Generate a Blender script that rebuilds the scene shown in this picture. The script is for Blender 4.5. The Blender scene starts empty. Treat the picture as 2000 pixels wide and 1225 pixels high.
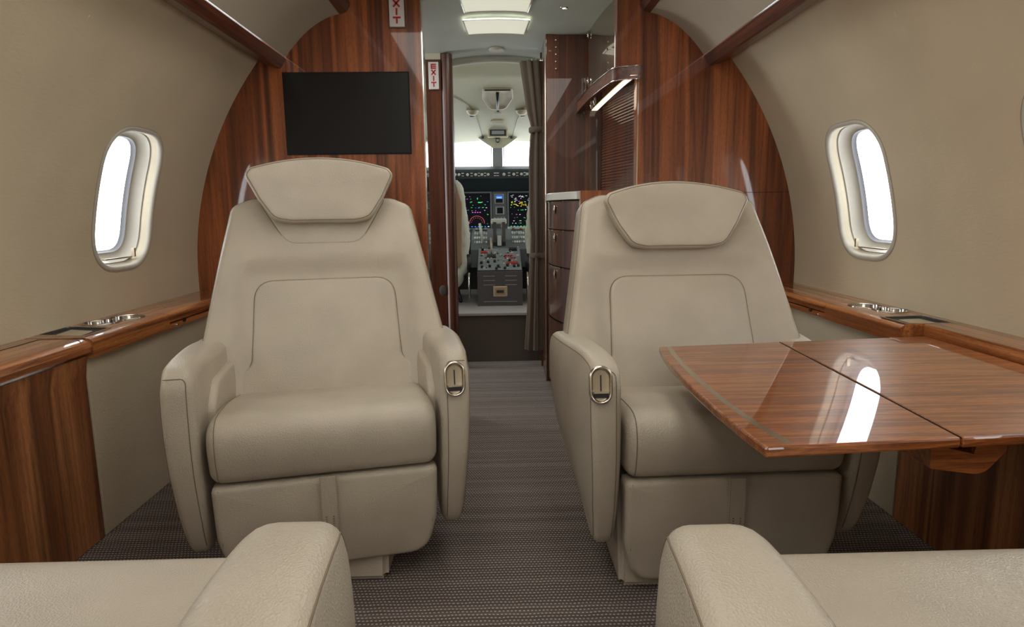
import bpy, bmesh, math, random
from mathutils import Vector, Matrix, noise
random.seed(4)
PI = math.pi
SC = bpy.context.scene
COL = SC.collection

# ------------------------------------------------------------------ camera
EYE = 0.83
FPX = 1250.0
cam_d = bpy.data.cameras.new('camera')
cam_d.sensor_width = 36.0
cam_d.lens = FPX / 2000.0 * 36.0
cam_d.clip_start = 0.02
cam = bpy.data.objects.new('camera', cam_d)
COL.objects.link(cam)
PITCH, YAW, ROLL = 0.15933, 0.02337, 0.012
fw = Vector((math.sin(YAW)*math.cos(PITCH), math.cos(YAW)*math.cos(PITCH), -math.sin(PITCH)))
rt0 = Vector((math.cos(YAW), -math.sin(YAW), 0))
up0 = rt0.cross(fw)
rt = math.cos(ROLL)*rt0 - math.sin(ROLL)*up0
up = math.sin(ROLL)*rt0 + math.cos(ROLL)*up0
cam.matrix_world = Matrix(((rt.x, up.x, -fw.x, 0), (rt.y, up.y, -fw.y, 0), (rt.z, up.z, -fw.z, EYE), (0, 0, 0, 1)))
SC.camera = cam

# ------------------------------------------------------------------ world, light, exposure
w = bpy.data.worlds.new('sky'); SC.world = w; w.use_nodes = True
bg = w.node_tree.nodes['Background']
bg.inputs[0].default_value = (0.93, 0.97, 1.0, 1)
bg.inputs[1].default_value = 5.5
SC.view_settings.view_transform = 'Standard'
SC.view_settings.look = 'None'
SC.view_settings.gamma = 1.0
SC.view_settings.exposure = 0.33
SC.view_settings.use_curve_mapping = False

def area(name, loc, rot, sx, sy, power, color=(1, .94, .84)):
    l = bpy.data.lights.new(name, 'AREA'); l.shape = 'RECTANGLE'; l.size = sx; l.size_y = sy
    l.energy = power; l.color = color
    o = bpy.data.objects.new(name, l); COL.objects.link(o); o.location = loc; o.rotation_euler = rot
    return o
area('ceiling_fill_light', (-0.27, 0.35, 1.60), (0, 0, 0), 0.35, 3.6, 7.5, (1, .96, .90))  # added fill lamp under the cabin ceiling, no fixture seen there
area('ceiling_fill_light', (0.29, 0.35, 1.60), (0, 0, 0), 0.35, 3.6, 7.5, (1, .96, .90))  # its added twin on the right side
area('rear_fill_light', (0.0, -1.55, 1.15), (math.radians(80), 0, 0), 1.2, 0.7, 6, (1, .97, .92))  # added fill lamp behind the camera to brighten the seat fronts
area('galley_ceiling_light', (0.02, 2.92, 1.63), (0, 0, 0), 0.3, 0.5, 4.5, (.90, 1, .92))

# ------------------------------------------------------------------ materials
def new_mat(name):
    m = bpy.data.materials.new(name); m.use_nodes = True
    nt = m.node_tree
    return m, nt, nt.nodes['Principled BSDF']
def setin(b, **k):
    names = {'color': 'Base Color', 'rough': 'Roughness', 'metal': 'Metallic', 'coat': 'Coat Weight', 'coatr': 'Coat Roughness',
             'spec': 'Specular IOR Level', 'trans': 'Transmission Weight', 'estr': 'Emission Strength', 'ecol': 'Emission Color', 'sheen': 'Sheen Weight', 'alpha': 'Alpha'}
    for q, v in k.items():
        if q in ('color', 'ecol'): v = (*v, 1)
        b.inputs[names[q]].default_value = v
def coords(nt, scale, rot=(0, 0, 0)):
    tc = nt.nodes.new('ShaderNodeTexCoord'); mp = nt.nodes.new('ShaderNodeMapping')
    mp.inputs['Scale'].default_value = scale; mp.inputs['Rotation'].default_value = rot
    nt.links.new(tc.outputs['Object'], mp.inputs['Vector']); return mp.outputs[0]
def noise_n(nt, vec, scale, detail=3, rough=.5, dist=0):
    n = nt.nodes.new('ShaderNodeTexNoise'); n.inputs['Scale'].default_value = scale
    n.inputs['Detail'].default_value = detail; n.inputs['Roughness'].default_value = rough; n.inputs['Distortion'].default_value = dist
    nt.links.new(vec, n.inputs['Vector']); return n
def ramp(nt, fac, stops):
    r = nt.nodes.new('ShaderNodeValToRGB'); e = r.color_ramp.elements
    e[0].position = stops[0][0]; e[0].color = (*stops[0][1], 1)
    e[1].position = stops[-1][0]; e[1].color = (*stops[-1][1], 1)
    for p, c in stops[1:-1]:
        q = e.new(p); q.color = (*c, 1)
    nt.links.new(fac, r.inputs[0]); return r.outputs[0]
def mix(nt, mode, f, a, b):
    m = nt.nodes.new('ShaderNodeMix'); m.data_type = 'RGBA'; m.blend_type = mode
    if isinstance(f, float): m.inputs[0].default_value = f
    else: nt.links.new(f, m.inputs[0])
    nt.links.new(a, m.inputs[6]); nt.links.new(b, m.inputs[7]); return m.outputs[2]
def bump(nt, b, h, strength, dist):
    n = nt.nodes.new('ShaderNodeBump'); n.inputs['Strength'].default_value = strength; n.inputs['Distance'].default_value = dist
    nt.links.new(h, n.inputs['Height']); nt.links.new(n.outputs[0], b.inputs['Normal'])
def plain(name, c, rough=.5, metal=0.0, coat=0.0, **k):
    m, nt, b = new_mat(name); setin(b, color=c, rough=rough, metal=metal, coat=coat, coatr=.03, **k)
    v = coords(nt, (1, 1, 1)); n = noise_n(nt, v, 60, 2)
    a = tuple(x*.98 for x in c); z = tuple(min(1, x*1.02) for x in c)
    nt.links.new(ramp(nt, n.outputs[0], [(.3, a), (.7, z)]), b.inputs['Base Color'])
    return m
def wood(name, axis, dark, mid, light, gloss=.08, coat=1.0, stripe=9.0, warp=.03):
    """figured veneer, grain running along axis 0/1/2"""
    m, nt, b = new_mat(name)
    s = [1.0, 1.0, 1.0]; s[axis] = warp
    v = coords(nt, s)
    big = noise_n(nt, v, stripe, 3, .55, .3)
    fine = noise_n(nt, v, stripe*9, 4, .65, .2)
    s2 = [1.0, 1.0, 1.0]; s2[axis] = .12
    pores = noise_n(nt, coords(nt, s2), 420, 2, .6)
    dark3 = tuple(a*.55+b*.45 for a, b in zip(dark, mid))
    c1 = ramp(nt, big.outputs[0], [(.28, dark), (.37, mid), (.43, dark3), (.50, light), (.58, mid), (.64, dark3), (.72, light), (.8, mid)])
    c2 = ramp(nt, fine.outputs[0], [(.30, (.42, .34, .30)), (.48, (.95, .92, .90)), (.7, (1.25, 1.22, 1.15))])
    c3 = ramp(nt, pores.outputs[0], [(.32, (.62, .56, .52)), (.5, (1, 1, 1)), (.75, (1.12, 1.1, 1.05))])
    c = mix(nt, 'MULTIPLY', .8, c1, c2); c = mix(nt, 'MULTIPLY', .75, c, c3)
    nt.links.new(c, b.inputs['Base Color'])
    setin(b, rough=.38, coat=coat, coatr=gloss, spec=.4)
    return m
M = {}
WD, WM, WL = (.036, .009, .0035), (.20, .050, .013), (.38, .112, .031)
M['wood_v'] = wood('figured_mahogany_upright', 2, WD, WM, WL, .05)
M['wood_panel'] = wood('figured_mahogany_sidewall', 2, (.055, .018, .007), (.23, .082, .028), (.42, .175, .062), .25, .5)
M['wood_y'] = wood('mahogany_lengthwise', 1, (.12, .036, .010), (.33, .112, .031), (.52, .205, .062), .05, 1.0, 18)
M['wood_x'] = wood('mahogany_table', 0, (.12, .030, .007), (.27, .078, .018), (.39, .130, .032), .012, 1.0, 40, .045)
M['wood_dark'] = wood('dark_gloss_mahogany', 2, (.024, .006, .003), (.075, .020, .007), (.13, .036, .012), .02, .9)
M['wood_post'] = wood('dark_mahogany_post', 2, (.022, .007, .004), (.060, .018, .008), (.10, .030, .012), .3, .35)
M['wood_beam'] = wood('mahogany_beam', 1, (.035, .010, .005), (.09, .024, .010), (.15, .045, .018), .25, .5, 20)

def leather(name, c, bs=.55, sc=400):
    m, nt, b = new_mat(name)
    v = coords(nt, (1, 1, 1))
    vo = nt.nodes.new('ShaderNodeTexVoronoi'); vo.inputs['Scale'].default_value = sc
    n0 = noise_n(nt, v, 90, 3)
    va = nt.nodes.new('ShaderNodeVectorMath'); va.operation = 'MULTIPLY_ADD'
    va.inputs[1].default_value = (.0035, .0035, .0035)
    nt.links.new(n0.outputs[1], va.inputs[0]); nt.links.new(v, va.inputs[2]); nt.links.new(va.outputs[0], vo.inputs['Vector'])
    n2 = noise_n(nt, v, 9, 2)
    hm = nt.nodes.new('ShaderNodeMath'); hm.operation = 'MULTIPLY_ADD'; hm.inputs[1].default_value = .6
    n3 = noise_n(nt, v, 500, 2)
    nt.links.new(n3.outputs[0], hm.inputs[0]); nt.links.new(vo.outputs['Distance'], hm.inputs[2])
    bump(nt, b, hm.outputs[0], bs, .0011)
    a = tuple(x*.93 for x in c); z = tuple(x*1.05 for x in c)
    nt.links.new(ramp(nt, n2.outputs[0], [(.3, a), (.7, z)]), b.inputs['Base Color'])
    setin(b, rough=.34, spec=.5)
    return m
LC = (.475, .415, .322)
M['leather'] = leather('beige_leather', LC)
M['seam'] = plain('seam_thread', (.20, .155, .105), .8)
def cloth(name, c, bs, sc, stretch=(1, 1, 1)):
    m, nt, b = new_mat(name)
    v = coords(nt, stretch); n = noise_n(nt, v, sc, 4, .6); n2 = noise_n(nt, coords(nt, (1, 1, 1)), 5, 2)
    bump(nt, b, n.outputs[0], bs, .002)
    a = tuple(x*.95 for x in c); z = tuple(x*1.04 for x in c)
    nt.links.new(ramp(nt, n2.outputs[0], [(.3, a), (.7, z)]), b.inputs['Base Color'])
    setin(b, rough=.75, spec=.25); return m
M['wall'] = cloth('cream_wall_covering', (.60, .51, .36), .35, 130, (1, .35, 1))
M['cove'] = cloth('cove_panel_covering', (.44, .385, .30), .15, 200)
M['panel_cloth'] = cloth('pebbled_side_panel', (.48, .405, .29), 1.0, 190)
M['ceiling'] = cloth('ceiling_covering', (.42, .44, .38), .2, 120, (.3, 1, 1))
M['cockpit_shell'] = plain('cockpit_lining', (.58, .575, .42), .6)
M['cockpit_shell2'] = plain('cockpit_recess', (.66, .60, .43), .5)
M['curtain'] = cloth('brown_curtain', (.085, .062, .044), .3, 300)
M['chrome'] = plain('chrome', (.82, .80, .77), .09, 1.0)
M['nickel'] = plain('satin_nickel', (.72, .66, .58), .22, 1.0)
M['steel_dark'] = plain('cup_steel', (.55, .52, .47), .15, 1.0)
M['white_plastic'] = plain('window_surround', (.54, .505, .43), .35)
M['liner'] = plain('window_liner', (.44, .41, .35), .35)
M['groove'] = plain('shade_groove', (.50, .43, .31), .6)
M['gasket'] = plain('rubber_gasket', (.13, .13, .14), .6)
M['track'] = plain('shade_track', (.42, .38, .30), .5)
M['black_glass'] = plain('screen_glass', (.012, .011, .010), .38, spec=.25)
M['black'] = plain('black_plastic', (.015, .015, .017), .4)
M['tray_black'] = plain('tray_black', (.022, .026, .03), .45, spec=.2)
M['gap'] = plain('shadow_gap', (.012, .006, .004), .8)
M['marble'] = plain('stone_counter', (.55, .53, .47), .25, coat=.4)
M['sign_white'] = plain('sign_white', (.72, .70, .66), .3)
M['sign_red'] = plain('sign_red', (.50, .02, .03), .4)
M['panel_grey'] = plain('cockpit_grey', (.115, .13, .14), .5)
M['panel_dark'] = plain('cockpit_navy', (.020, .032, .040), .5)
M['knob_white'] = plain('knob_cream', (.72, .74, .70), .4)
M['key_grey'] = plain('key_grey', (.35, .38, .39), .4)
M['red'] = plain('switch_red', (.42, .015, .02), .35)
M['pedestal_brown'] = plain('pedestal_brown', (.060, .050, .045), .5)
M['brass'] = plain('latch_brass', (.50, .42, .30), .35, .8)
M['fleece'] = cloth('sheepskin', (.62, .62, .52), 1.0, 160)
M['tan_board'] = plain('tan_seat_board', (.30, .19, .10), .4)
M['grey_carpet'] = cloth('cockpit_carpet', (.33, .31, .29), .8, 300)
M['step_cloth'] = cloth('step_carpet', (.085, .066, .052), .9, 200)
M['frame_grey'] = plain('windshield_frame', (.27, .28, .29), .5)
def emis(name, c, s):
    m, nt, b = new_mat(name); setin(b, color=(.01, .01, .01), ecol=c, estr=s, rough=.5, spec=.1); return m
M['light_panel'] = emis('lit_diffuser', (1, .96, .76), .52)
M['strip'] = emis('lit_strip', (1, .85, .62), 1.3)
M['bulb'] = emis('lit_bulb', (1, .85, .6), 6.0)
for n_, c_ in (('e_green', (.05, .8, .15)), ('e_yellow', (.9, .75, .05)), ('e_magenta', (.7, .15, .8)), ('e_blue', (.05, .25, .9)), ('e_white', (.8, .85, .9)), ('e_red', (.9, .2, .18))):
    M[n_] = emis('display_'+n_[2:], c_, .8)
M['e_screen'] = emis('display_dark', (.001, .001, .003), 1.0)

def glass_mat():
    m = bpy.data.materials.new('window_glass'); m.use_nodes = True; nt = m.node_tree
    for n in list(nt.nodes): nt.nodes.remove(n)
    o = nt.nodes.new('ShaderNodeOutputMaterial'); t = nt.nodes.new('ShaderNodeBsdfTransparent'); g = nt.nodes.new('ShaderNodeBsdfGlossy')
    g.inputs['Roughness'].default_value = .03
    mx = nt.nodes.new('ShaderNodeMixShader'); mx.inputs[0].default_value = .07; nt.links.new(t.outputs[0], mx.inputs[1]); nt.links.new(g.outputs[0], mx.inputs[2])
    t.inputs[0].default_value = (.97, .98, .98, 1)
    nt.links.new(mx.outputs[0], o.inputs[0]); return m
M['glass'] = glass_mat()

def carpet_mat():
    m, nt, b = new_mat('woven_carpet')
    tc = nt.nodes.new('ShaderNodeTexCoord'); sep = nt.nodes.new('ShaderNodeSeparateXYZ')
    dn = noise_n(nt, tc.outputs['Object'], 25, 2)
    vm = nt.nodes.new('ShaderNodeVectorMath'); vm.operation = 'MULTIPLY_ADD'; vm.inputs[1].default_value = (.006, .006, 0)
    nt.links.new(dn.outputs[1], vm.inputs[0]); nt.links.new(tc.outputs['Object'], vm.inputs[2]); nt.links.new(vm.outputs[0], sep.inputs[0])
    def math_n(op, a, bb=None):
        n = nt.nodes.new('ShaderNodeMath'); n.operation = op
        for i, q in enumerate((a, bb)):
            if q is None: continue
            if isinstance(q, (int, float)): n.inputs[i].default_value = q
            else: nt.links.new(q, n.inputs[i])
        return n.outputs[0]
    PY, PX = .0105, .0085
    yr = math_n('DIVIDE', sep.outputs[1], PY)
    row = math_n('FLOOR', yr)
    ry = math_n('SINE', math_n('MULTIPLY', yr, 2*PI))
    odd = math_n('MULTIPLY', row, PI)
    rx = math_n('SINE', math_n('ADD', math_n('MULTIPLY', sep.outputs[0], 2*PI/PX), odd))
    h = math_n('MULTIPLY', math_n('MAXIMUM', ry, 0.0), math_n('ADD', math_n('MULTIPLY', rx, .5), .5))
    n1 = noise_n(nt, tc.outputs['Object'], 900, 2)
    rown = nt.nodes.new('ShaderNodeTexWhiteNoise'); rown.noise_dimensions = '1D'; nt.links.new(row, rown.inputs['W'])
    hh = math_n('ADD', h, math_n('MULTIPLY', math_n('SUBTRACT', n1.outputs[0], .5), .5))
    hh = math_n('ADD', hh, math_n('MULTIPLY', rown.outputs[0], .14))
    c = ramp(nt, hh, [(.05, (.10, .080, .070)), (.35, (.25, .208, .182)), (.75, (.40, .345, .31)), (1.0, (.62, .56, .52))])
    nt.links.new(c, b.inputs['Base Color'])
    bump(nt, b, hh, .8, .003); setin(b, rough=.95, spec=.1)
    return m
M['carpet'] = carpet_mat()

# ------------------------------------------------------------------ mesh helpers
def link_mesh(name, verts, faces, mat, parent=None, smooth=True, mats=None, fm=None):
    me = bpy.data.meshes.new(name); me.from_pydata([tuple(v) for v in verts], [], faces)
    for m_ in (mats or [mat]): me.materials.append(m_)
    if fm: me.polygons.foreach_set('material_index', fm)
    bm = bmesh.new(); bm.from_mesh(me); bmesh.ops.recalc_face_normals(bm, faces=bm.faces); bm.to_mesh(me); bm.free()
    if smooth: me.polygons.foreach_set('use_smooth', [True]*len(me.polygons))
    o = bpy.data.objects.new(name, me); COL.objects.link(o)
    if parent is not None: o.parent = parent
    return o
def from_bm(name, bm, mat, parent=None, smooth=False, angle=None):
    me = bpy.data.meshes.new(name); bmesh.ops.recalc_face_normals(bm, faces=bm.faces); bm.to_mesh(me); bm.free()
    for m_ in (mat if isinstance(mat, list) else [mat]): me.materials.append(m_)
    if smooth:
        me.polygons.foreach_set('use_smooth', [True]*len(me.polygons))
        try: me.set_sharp_from_angle(angle=angle or math.radians(35))
        except Exception: pass
    o = bpy.data.objects.new(name, me); COL.objects.link(o)
    if parent is not None: o.parent = parent
    return o
def add_box(bm, x0, x1, y0, y1, z0, z1, mi=0, rot=None):
    c = Vector(((x0+x1)/2, (y0+y1)/2, (z0+z1)/2))
    vs = []
    for x in (x0, x1):
        for y in (y0, y1):
            for z in (z0, z1):
                p = Vector((x, y, z))
                if rot is not None: p = c + rot @ (p-c)
                vs.append(bm.verts.new(p))
    for f in ((0, 1, 3, 2), (4, 6, 7, 5), (0, 4, 5, 1), (2, 3, 7, 6), (0, 2, 6, 4), (1, 5, 7, 3)):
        fc = bm.faces.new([vs[i] for i in f]); fc.material_index = mi
    return vs
def box(name, x0, x1, y0, y1, z0, z1, mat, parent=None, bev=0.0, rot=None):
    bm = bmesh.new(); add_box(bm, x0, x1, y0, y1, z0, z1, 0, rot)
    if bev: bmesh.ops.bevel(bm, geom=bm.edges[:], offset=bev, segments=3, profile=.5, affect='EDGES')
    return from_bm(name, bm, mat, parent, bool(bev), math.radians(10))
def prism(name, poly, a0, a1, fn, mat, parent=None, bev=0.0, smooth=False, bseg=2):
    """poly of 2D points extruded from a0 to a1; fn(u,v,a)->xyz"""
    bm = bmesh.new(); A = [bm.verts.new(fn(u, v, a0)) for u, v in poly]; B = [bm.verts.new(fn(u, v, a1)) for u, v in poly]
    n = len(poly); bm.faces.new(A); bm.faces.new(B[::-1])
    for i in range(n): bm.faces.new((A[i], B[i], B[(i+1) % n], A[(i+1) % n]))
    if bev:
        bmesh.ops.recalc_face_normals(bm, faces=bm.faces)
        ed = [e for e in bm.edges if len(e.link_faces) == 2 and e.calc_face_angle(0) > math.radians(30)]
        bmesh.ops.bevel(bm, geom=ed, offset=bev, segments=bseg, profile=.5, affect='EDGES')
    return from_bm(name, bm, mat, parent, smooth or bool(bev), math.radians(35) if smooth else math.radians(10))
def tube_data(pts, r, closed=False, n=6):
    P = [Vector(p) for p in pts]; L = len(P); V = []; F = []
    ref = None
    for i, p in enumerate(P):
        a = P[(i-1) % L] if (closed or i) else p; c = P[(i+1) % L] if (closed or i < L-1) else p
        t = (c-a).normalized()
        if ref is None:
            ref = Vector((0, 0, 1)) if abs(t.z) < .9 else Vector((1, 0, 0))
        nrm = (ref - t*ref.dot(t)).normalized(); ref = nrm; bi = t.cross(nrm)
        for k in range(n):
            q = 2*PI*k/n; V.append(p + nrm*math.cos(q)*r + bi*math.sin(q)*r)
    m_ = L if closed else L-1
    for i in range(m_):
        j = (i+1) % L
        for k in range(n): F.append((i*n+k, i*n+(k+1) % n, j*n+(k+1) % n, j*n+k))
    if not closed:
        F.append(tuple(range(n))); F.append(tuple((L-1)*n+k for k in range(n))[::-1])
    return V, F
def tube(name, pts, r, mat, parent=None, closed=False, n=6):
    V, F = tube_data(pts, r, closed, n); return link_mesh(name, V, F, mat, parent)
def tubes(name, lists, r, mat, parent=None, closed=False, n=5):
    V = []; F = []
    for pts in lists:
        v, f = tube_data(pts, r, closed, n); o = len(V); V += v; F += [tuple(i+o for i in q) for q in f]
    return link_mesh(name, V, F, mat, parent)
def lathe(name, prof, mat, parent=None, fn=lambda x, y, z: (x, y, z), n=24, smooth=True):
    """prof: list of (r, h); axis = local z, mapped through fn"""
    V = []; F = []
    for r, h in prof:
        for k in range(n): V.append(fn(r*math.cos(2*PI*k/n), r*math.sin(2*PI*k/n), h))
    for i in range(len(prof)-1):
        for k in range(n): F.append((i*n+k, i*n+(k+1) % n, (i+1)*n+(k+1) % n, (i+1)*n+k))
    F.append(tuple(range(n))); F.append(tuple((len(prof)-1)*n+k for k in range(n)))
    o = link_mesh(name, V, F, mat, parent, smooth)
    if smooth:
        try: o.data.set_sharp_from_angle(angle=math.radians(40))
        except Exception: pass
    return o

def round_poly(pts, seg=7):
    """pts: (u, v, r) corners -> dense outline"""
    out = []; n = len(pts)
    for i in range(n):
        p = Vector(pts[i][:2]); a = Vector(pts[i-1][:2]); b = Vector(pts[(i+1) % n][:2]); r = pts[i][2]
        if r <= 0: out.append((p.x, p.y)); continue
        d1 = (a-p).normalized(); d2 = (b-p).normalized(); ang = d1.angle(d2)
        t = min(r/math.tan(ang/2), (a-p).length*.49, (b-p).length*.49)
        p1 = p+d1*t; p2 = p+d2*t
        for k in range(seg+1):
            s = k/seg; q = p1*(1-s)**2 + p*2*s*(1-s)*.92 + p2*s*s
            q = q/(((1-s)**2)+2*s*(1-s)*.92+s*s); out.append((q.x, q.y))
    return out
def resample(pts, N):
    P = [Vector(p) for p in pts]; n = len(P); L = [0]
    for i in range(n): L.append(L[-1]+(P[(i+1) % n]-P[i]).length)
    T = L[-1]; out = []; j = 0
    for k in range(N):
        t = T*k/N
        while L[j+1] < t: j += 1
        s = (t-L[j])/max(1e-9, L[j+1]-L[j]); q = P[j].lerp(P[(j+1) % n], s); out.append((q.x, q.y))
    return out
def area2(p): return sum(p[i-1][0]*p[i][1]-p[i][0]*p[i-1][1] for i in range(len(p)))
def inset(pts, d):
    n = len(pts); out = []
    for i in range(n):
        a = Vector(pts[i-2]); a = Vector(pts[(i-2) % n]); b = Vector(pts[(i+2) % n]); t = (b-a).normalized()
        nr = Vector((-t.y, t.x)); out.append((pts[i][0]+nr.x*d, pts[i][1]+nr.y*d))
    return out
def slab(name, outline, t, r, fmap, mat, parent=None, N=96, cf=0.0, cb=0.0, fr=9, disp=None, nr=5, centre=None, seam=None, seam_r=.0011, rb=None):
    """cushion-like body: 2D outline, thickness t (d=0 front .. d=t back), rounded rim r, crowned faces"""
    pts = resample(outline, N)
    if area2(pts) < 0: pts = pts[::-1]
    rb = r if rb is None else rb
    cx = centre[0] if centre else sum(p[0] for p in pts)/N; cy = centre[1] if centre else sum(p[1] for p in pts)/N
    rings = []
    def face_rings(ins, dd, sgn, crown, rev):
        base = inset(pts, ins); L = []
        for k in range(fr):
            f = (k+.6)/(fr)
            f = 1-(1-f)**1.2
            L.append([(cx+(p[0]-cx)*f, cy+(p[1]-cy)*f, dd-sgn*crown*(1-f*f)) for p in base])
        return L
    F1 = face_rings(r, 0, 1, cf, False)
    if disp: F1 = [[(u, v, d-disp(u, v)) for u, v, d in L] for L in F1]
    rings += F1
    nfr = len(rings)
    for k in range(nr+1):
        a = PI/2*k/nr; q = inset(pts, r*(1-math.sin(a))); ds = [disp(u, v)*math.cos(a) if disp else 0 for u, v in q]
        rings.append([(u, v, r*(1-math.cos(a))-e) for (u, v), e in zip(q, ds)])
    for k in range(nr+1):
        a = PI/2*(1-k/nr); q = inset(pts, rb*(1-math.sin(a))); rings.append([(u, v, t-rb*(1-math.cos(a))) for u, v in q])
    rings += face_rings(rb, t, -1, cb, True)[::-1]
    V = []; F = []
    for R in rings:
        for u, v, d in R: V.append(fmap(u, v, d))
    nR = len(rings)
    for i in range(nR-1):
        for k in range(N): F.append((i*N+k, i*N+(k+1) % N, (i+1)*N+(k+1) % N, (i+1)*N+k))
    d0 = -cf-(disp(cx, cy) if disp else 0)
    V.append(fmap(cx, cy, d0)); V.append(fmap(cx, cy, t+cb))
    for k in range(N):
        F.append((k, (k+1) % N, nR*N)); F.append(((nR-1)*N+k, (nR-1)*N+(k+1) % N, nR*N+1))
    o = link_mesh(name, V, F, mat, parent)
    if seam is not None:
        R = rings[nfr+seam] if seam >= 0 else rings[nfr+seam]
        tube('piping', [fmap(u, v, d) for u, v, d in R], seam_r, M['seam'], o, True, 5)
    return o

def empty(name, loc=(0, 0, 0), rz=0):
    o = bpy.data.objects.new(name, None); COL.objects.link(o); o.location = loc; o.rotation_euler = (0, 0, rz); o.empty_display_size = .05
    return o
def tag(o, label, cat, group=None, kind=None):
    o['label'] = label; o['category'] = cat
    if group: o['group'] = group
    if kind: o['kind'] = kind
    return o
def struct(o, label=None):
    o['kind'] = 'structure'
    if label: o['label'] = label
    return o

# ------------------------------------------------------------------ cabin shell
XC, ZC = .012, .57
YB = 2.55           # forward bulkhead
YR = -1.75          # rear of the cabin
def wr(phi): return 1.19+.033*(phi/.78)**2
def wallp(s, y, phi, out=0.0):
    r = wr(phi)+out
    return (XC+s*r*math.cos(phi), y, ZC+r*math.sin(phi))
PH0, PH1 = -.075, .765
def sgnpow(x, e): return math.copysign(abs(x)**e, x)

struct(box('floor', -1.30, 1.32, YR-.05, 3.53, -.05, 0, M['carpet']), 'brown-grey woven carpet floor')

# window outline in (y, phi*R) space
WH, WW = .222, .160
def win_outline(n, off=0.0):
    base = round_poly([(-WW, -WH, .125), (WW, -WH, .125), (WW, WH, .125), (-WW, WH, .125)], 10)
    p = resample(base, n)
    # start point at angle of first corner kept; offset inwards
    if area2(p) < 0: p = p[::-1]
    return inset(p, off) if off else p
PHC = .262           # angular height of window centre (z about .88)
NW = 96
win_centres = [2.045-.816*k for k in range(5)]

def build_wall(s, name):
    V = []; F = []
    for k, yc in enumerate(win_centres):
        y0 = yc-.408 if k < 4 else YR; y1 = yc+.408 if k else YB
        o = win_outline(NW, 0)
        # rectangle boundary in (dy, ds)
        a0 = (PH0-PHC)*1.2; a1 = (PH1-PHC)*1.2; xl = y0-yc; xr = y1-yc
        ang = [math.atan2(q, p) for p, q in o]; bd = []
        for t in ang:
            c, q = math.cos(t), math.sin(t)
            m_ = min((xr if c > 0 else xl)/c if abs(c) > 1e-6 else 9, (a1 if q > 0 else a0)/q if abs(q) > 1e-6 else 9)
            bd.append([c*m_, q*m_])
        for cx, cy in ((xl, a0), (xr, a0), (xr, a1), (xl, a1)):
            i = min(range(NW), key=lambda j: (bd[j][0]-cx)**2+(bd[j][1]-cy)**2); bd[i] = [cx, cy]
        K = 12; b0 = len(V)
        for r in range(K+1):
            f = r/K
            for (p, q), (u, v) in zip(o, bd):
                V.append(wallp(s, yc+p+(u-p)*f, PHC+(q+(v-q)*f)/1.2))
        for r in range(K):
            for i in range(NW):
                F.append((b0+r*NW+i, b0+r*NW+(i+1) % NW, b0+(r+1)*NW+(i+1) % NW, b0+(r+1)*NW+i))
    me = bpy.data.meshes.new(name); me.from_pydata(V, [], F); me.materials.append(M['wall'])
    bm = bmesh.new(); bm.from_mesh(me); bmesh.ops.remove_doubles(bm, verts=bm.verts, dist=1e-4)
    bmesh.ops.recalc_face_normals(bm, faces=bm.faces); bm.to_mesh(me); bm.free()
    me.polygons.foreach_set('use_smooth', [True]*len(me.polygons))
    ob = bpy.data.objects.new(name, me); COL.objects.link(ob)
    return struct(ob, 'cream curved cabin sidewall')
build_wall(-1, 'wall_left'); build_wall(1, 'wall_right')

def ringmesh(name, s, yc, prof, mat, parent, n=NW):
    """prof: list of (inset, outward depth)"""
    V = []; F = []
    for ins, dp in prof:
        for p, q in win_outline(n, ins): V.append(wallp(s, yc+p, PHC+q/1.2, dp))
    for i in range(len(prof)-1):
        for k in range(n): F.append((i*n+k, i*n+(k+1) % n, (i+1)*n+(k+1) % n, (i+1)*n+k))
    return link_mesh(name, V, F, mat, parent)
wn = 0
for k, yc in enumerate(win_centres):
    for s in (-1, 1):
        wn += 1
        W = struct(empty('window_%d' % wn), 'oval cabin window in the %s wall' % ('left' if s < 0 else 'right'))
        ringmesh('window_frame', s, yc, [(-.003, .004), (-.003, -.001), (.0, -.003), (.005, -.004), (.010, -.002), (.0135, .003), (.015, .010)], M['white_plastic'], W)
        ringmesh('shade_groove', s, yc, [(.015, .0095), (.0165, .018), (.0175, .024)], M['groove'], W)
        tube('frame_joint', [wallp(s, yc+p, PHC+q/1.2, -.001) for p, q in win_outline(NW, -.004)], .0012, M['track'], W, True, 5)
        ringmesh('shade_track', s, yc, [(.0175, .0235), (.0150, .0255), (.0150, .0285), (.0200, .030)], M['track'], W)
        ringmesh('window_liner', s, yc, [(.0195, .0295), (.021, .036), (.026, .048), (.034, .057), (.042, .061), (.0465, .062)], M['liner'], W)
        ringmesh('gasket', s, yc, [(.0460, .0605), (.047, .065), (.049, .070), (.052, .074)], M['gasket'], W)
        V = []; F = []
        op = win_outline(NW, .049)
        for f in (1, .75, .5, .25):
            for p, q in op: V.append(wallp(s, yc+p*f, PHC+q*f/1.2, .073))
        V.append(wallp(s, yc, PHC, .073))
        for r in range(3):
            for i in range(NW): F.append((r*NW+i, r*NW+(i+1) % NW, (r+1)*NW+(i+1) % NW, (r+1)*NW+i))
        for i in range(NW): F.append((3*NW+i, 3*NW+(i+1) % NW, 4*NW))
        link_mesh('window_pane', V, F, M['glass'], W)
        # shade pull at the sill
        pz_ = PHC-(WH-.026)/1.2
        bm = bmesh.new()
        a = Vector(wallp(s, yc+.085, pz_+.018, .016)); add_box(bm, a.x-.005, a.x+.005, a.y-.004, a.y+.004, a.z-.014, a.z+.014)
        a2 = Vector(wallp(s, yc+.085, pz_+.006, .026)); a3 = Vector(wallp(s, yc-.06, pz_+.006, .026))
        add_box(bm, a2.x-.006, a2.x+.006, a3.y, a2.y, a2.z-.003, a2.z+.001)
        from_bm('shade_pull', bm, M['brass'], W)

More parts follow.
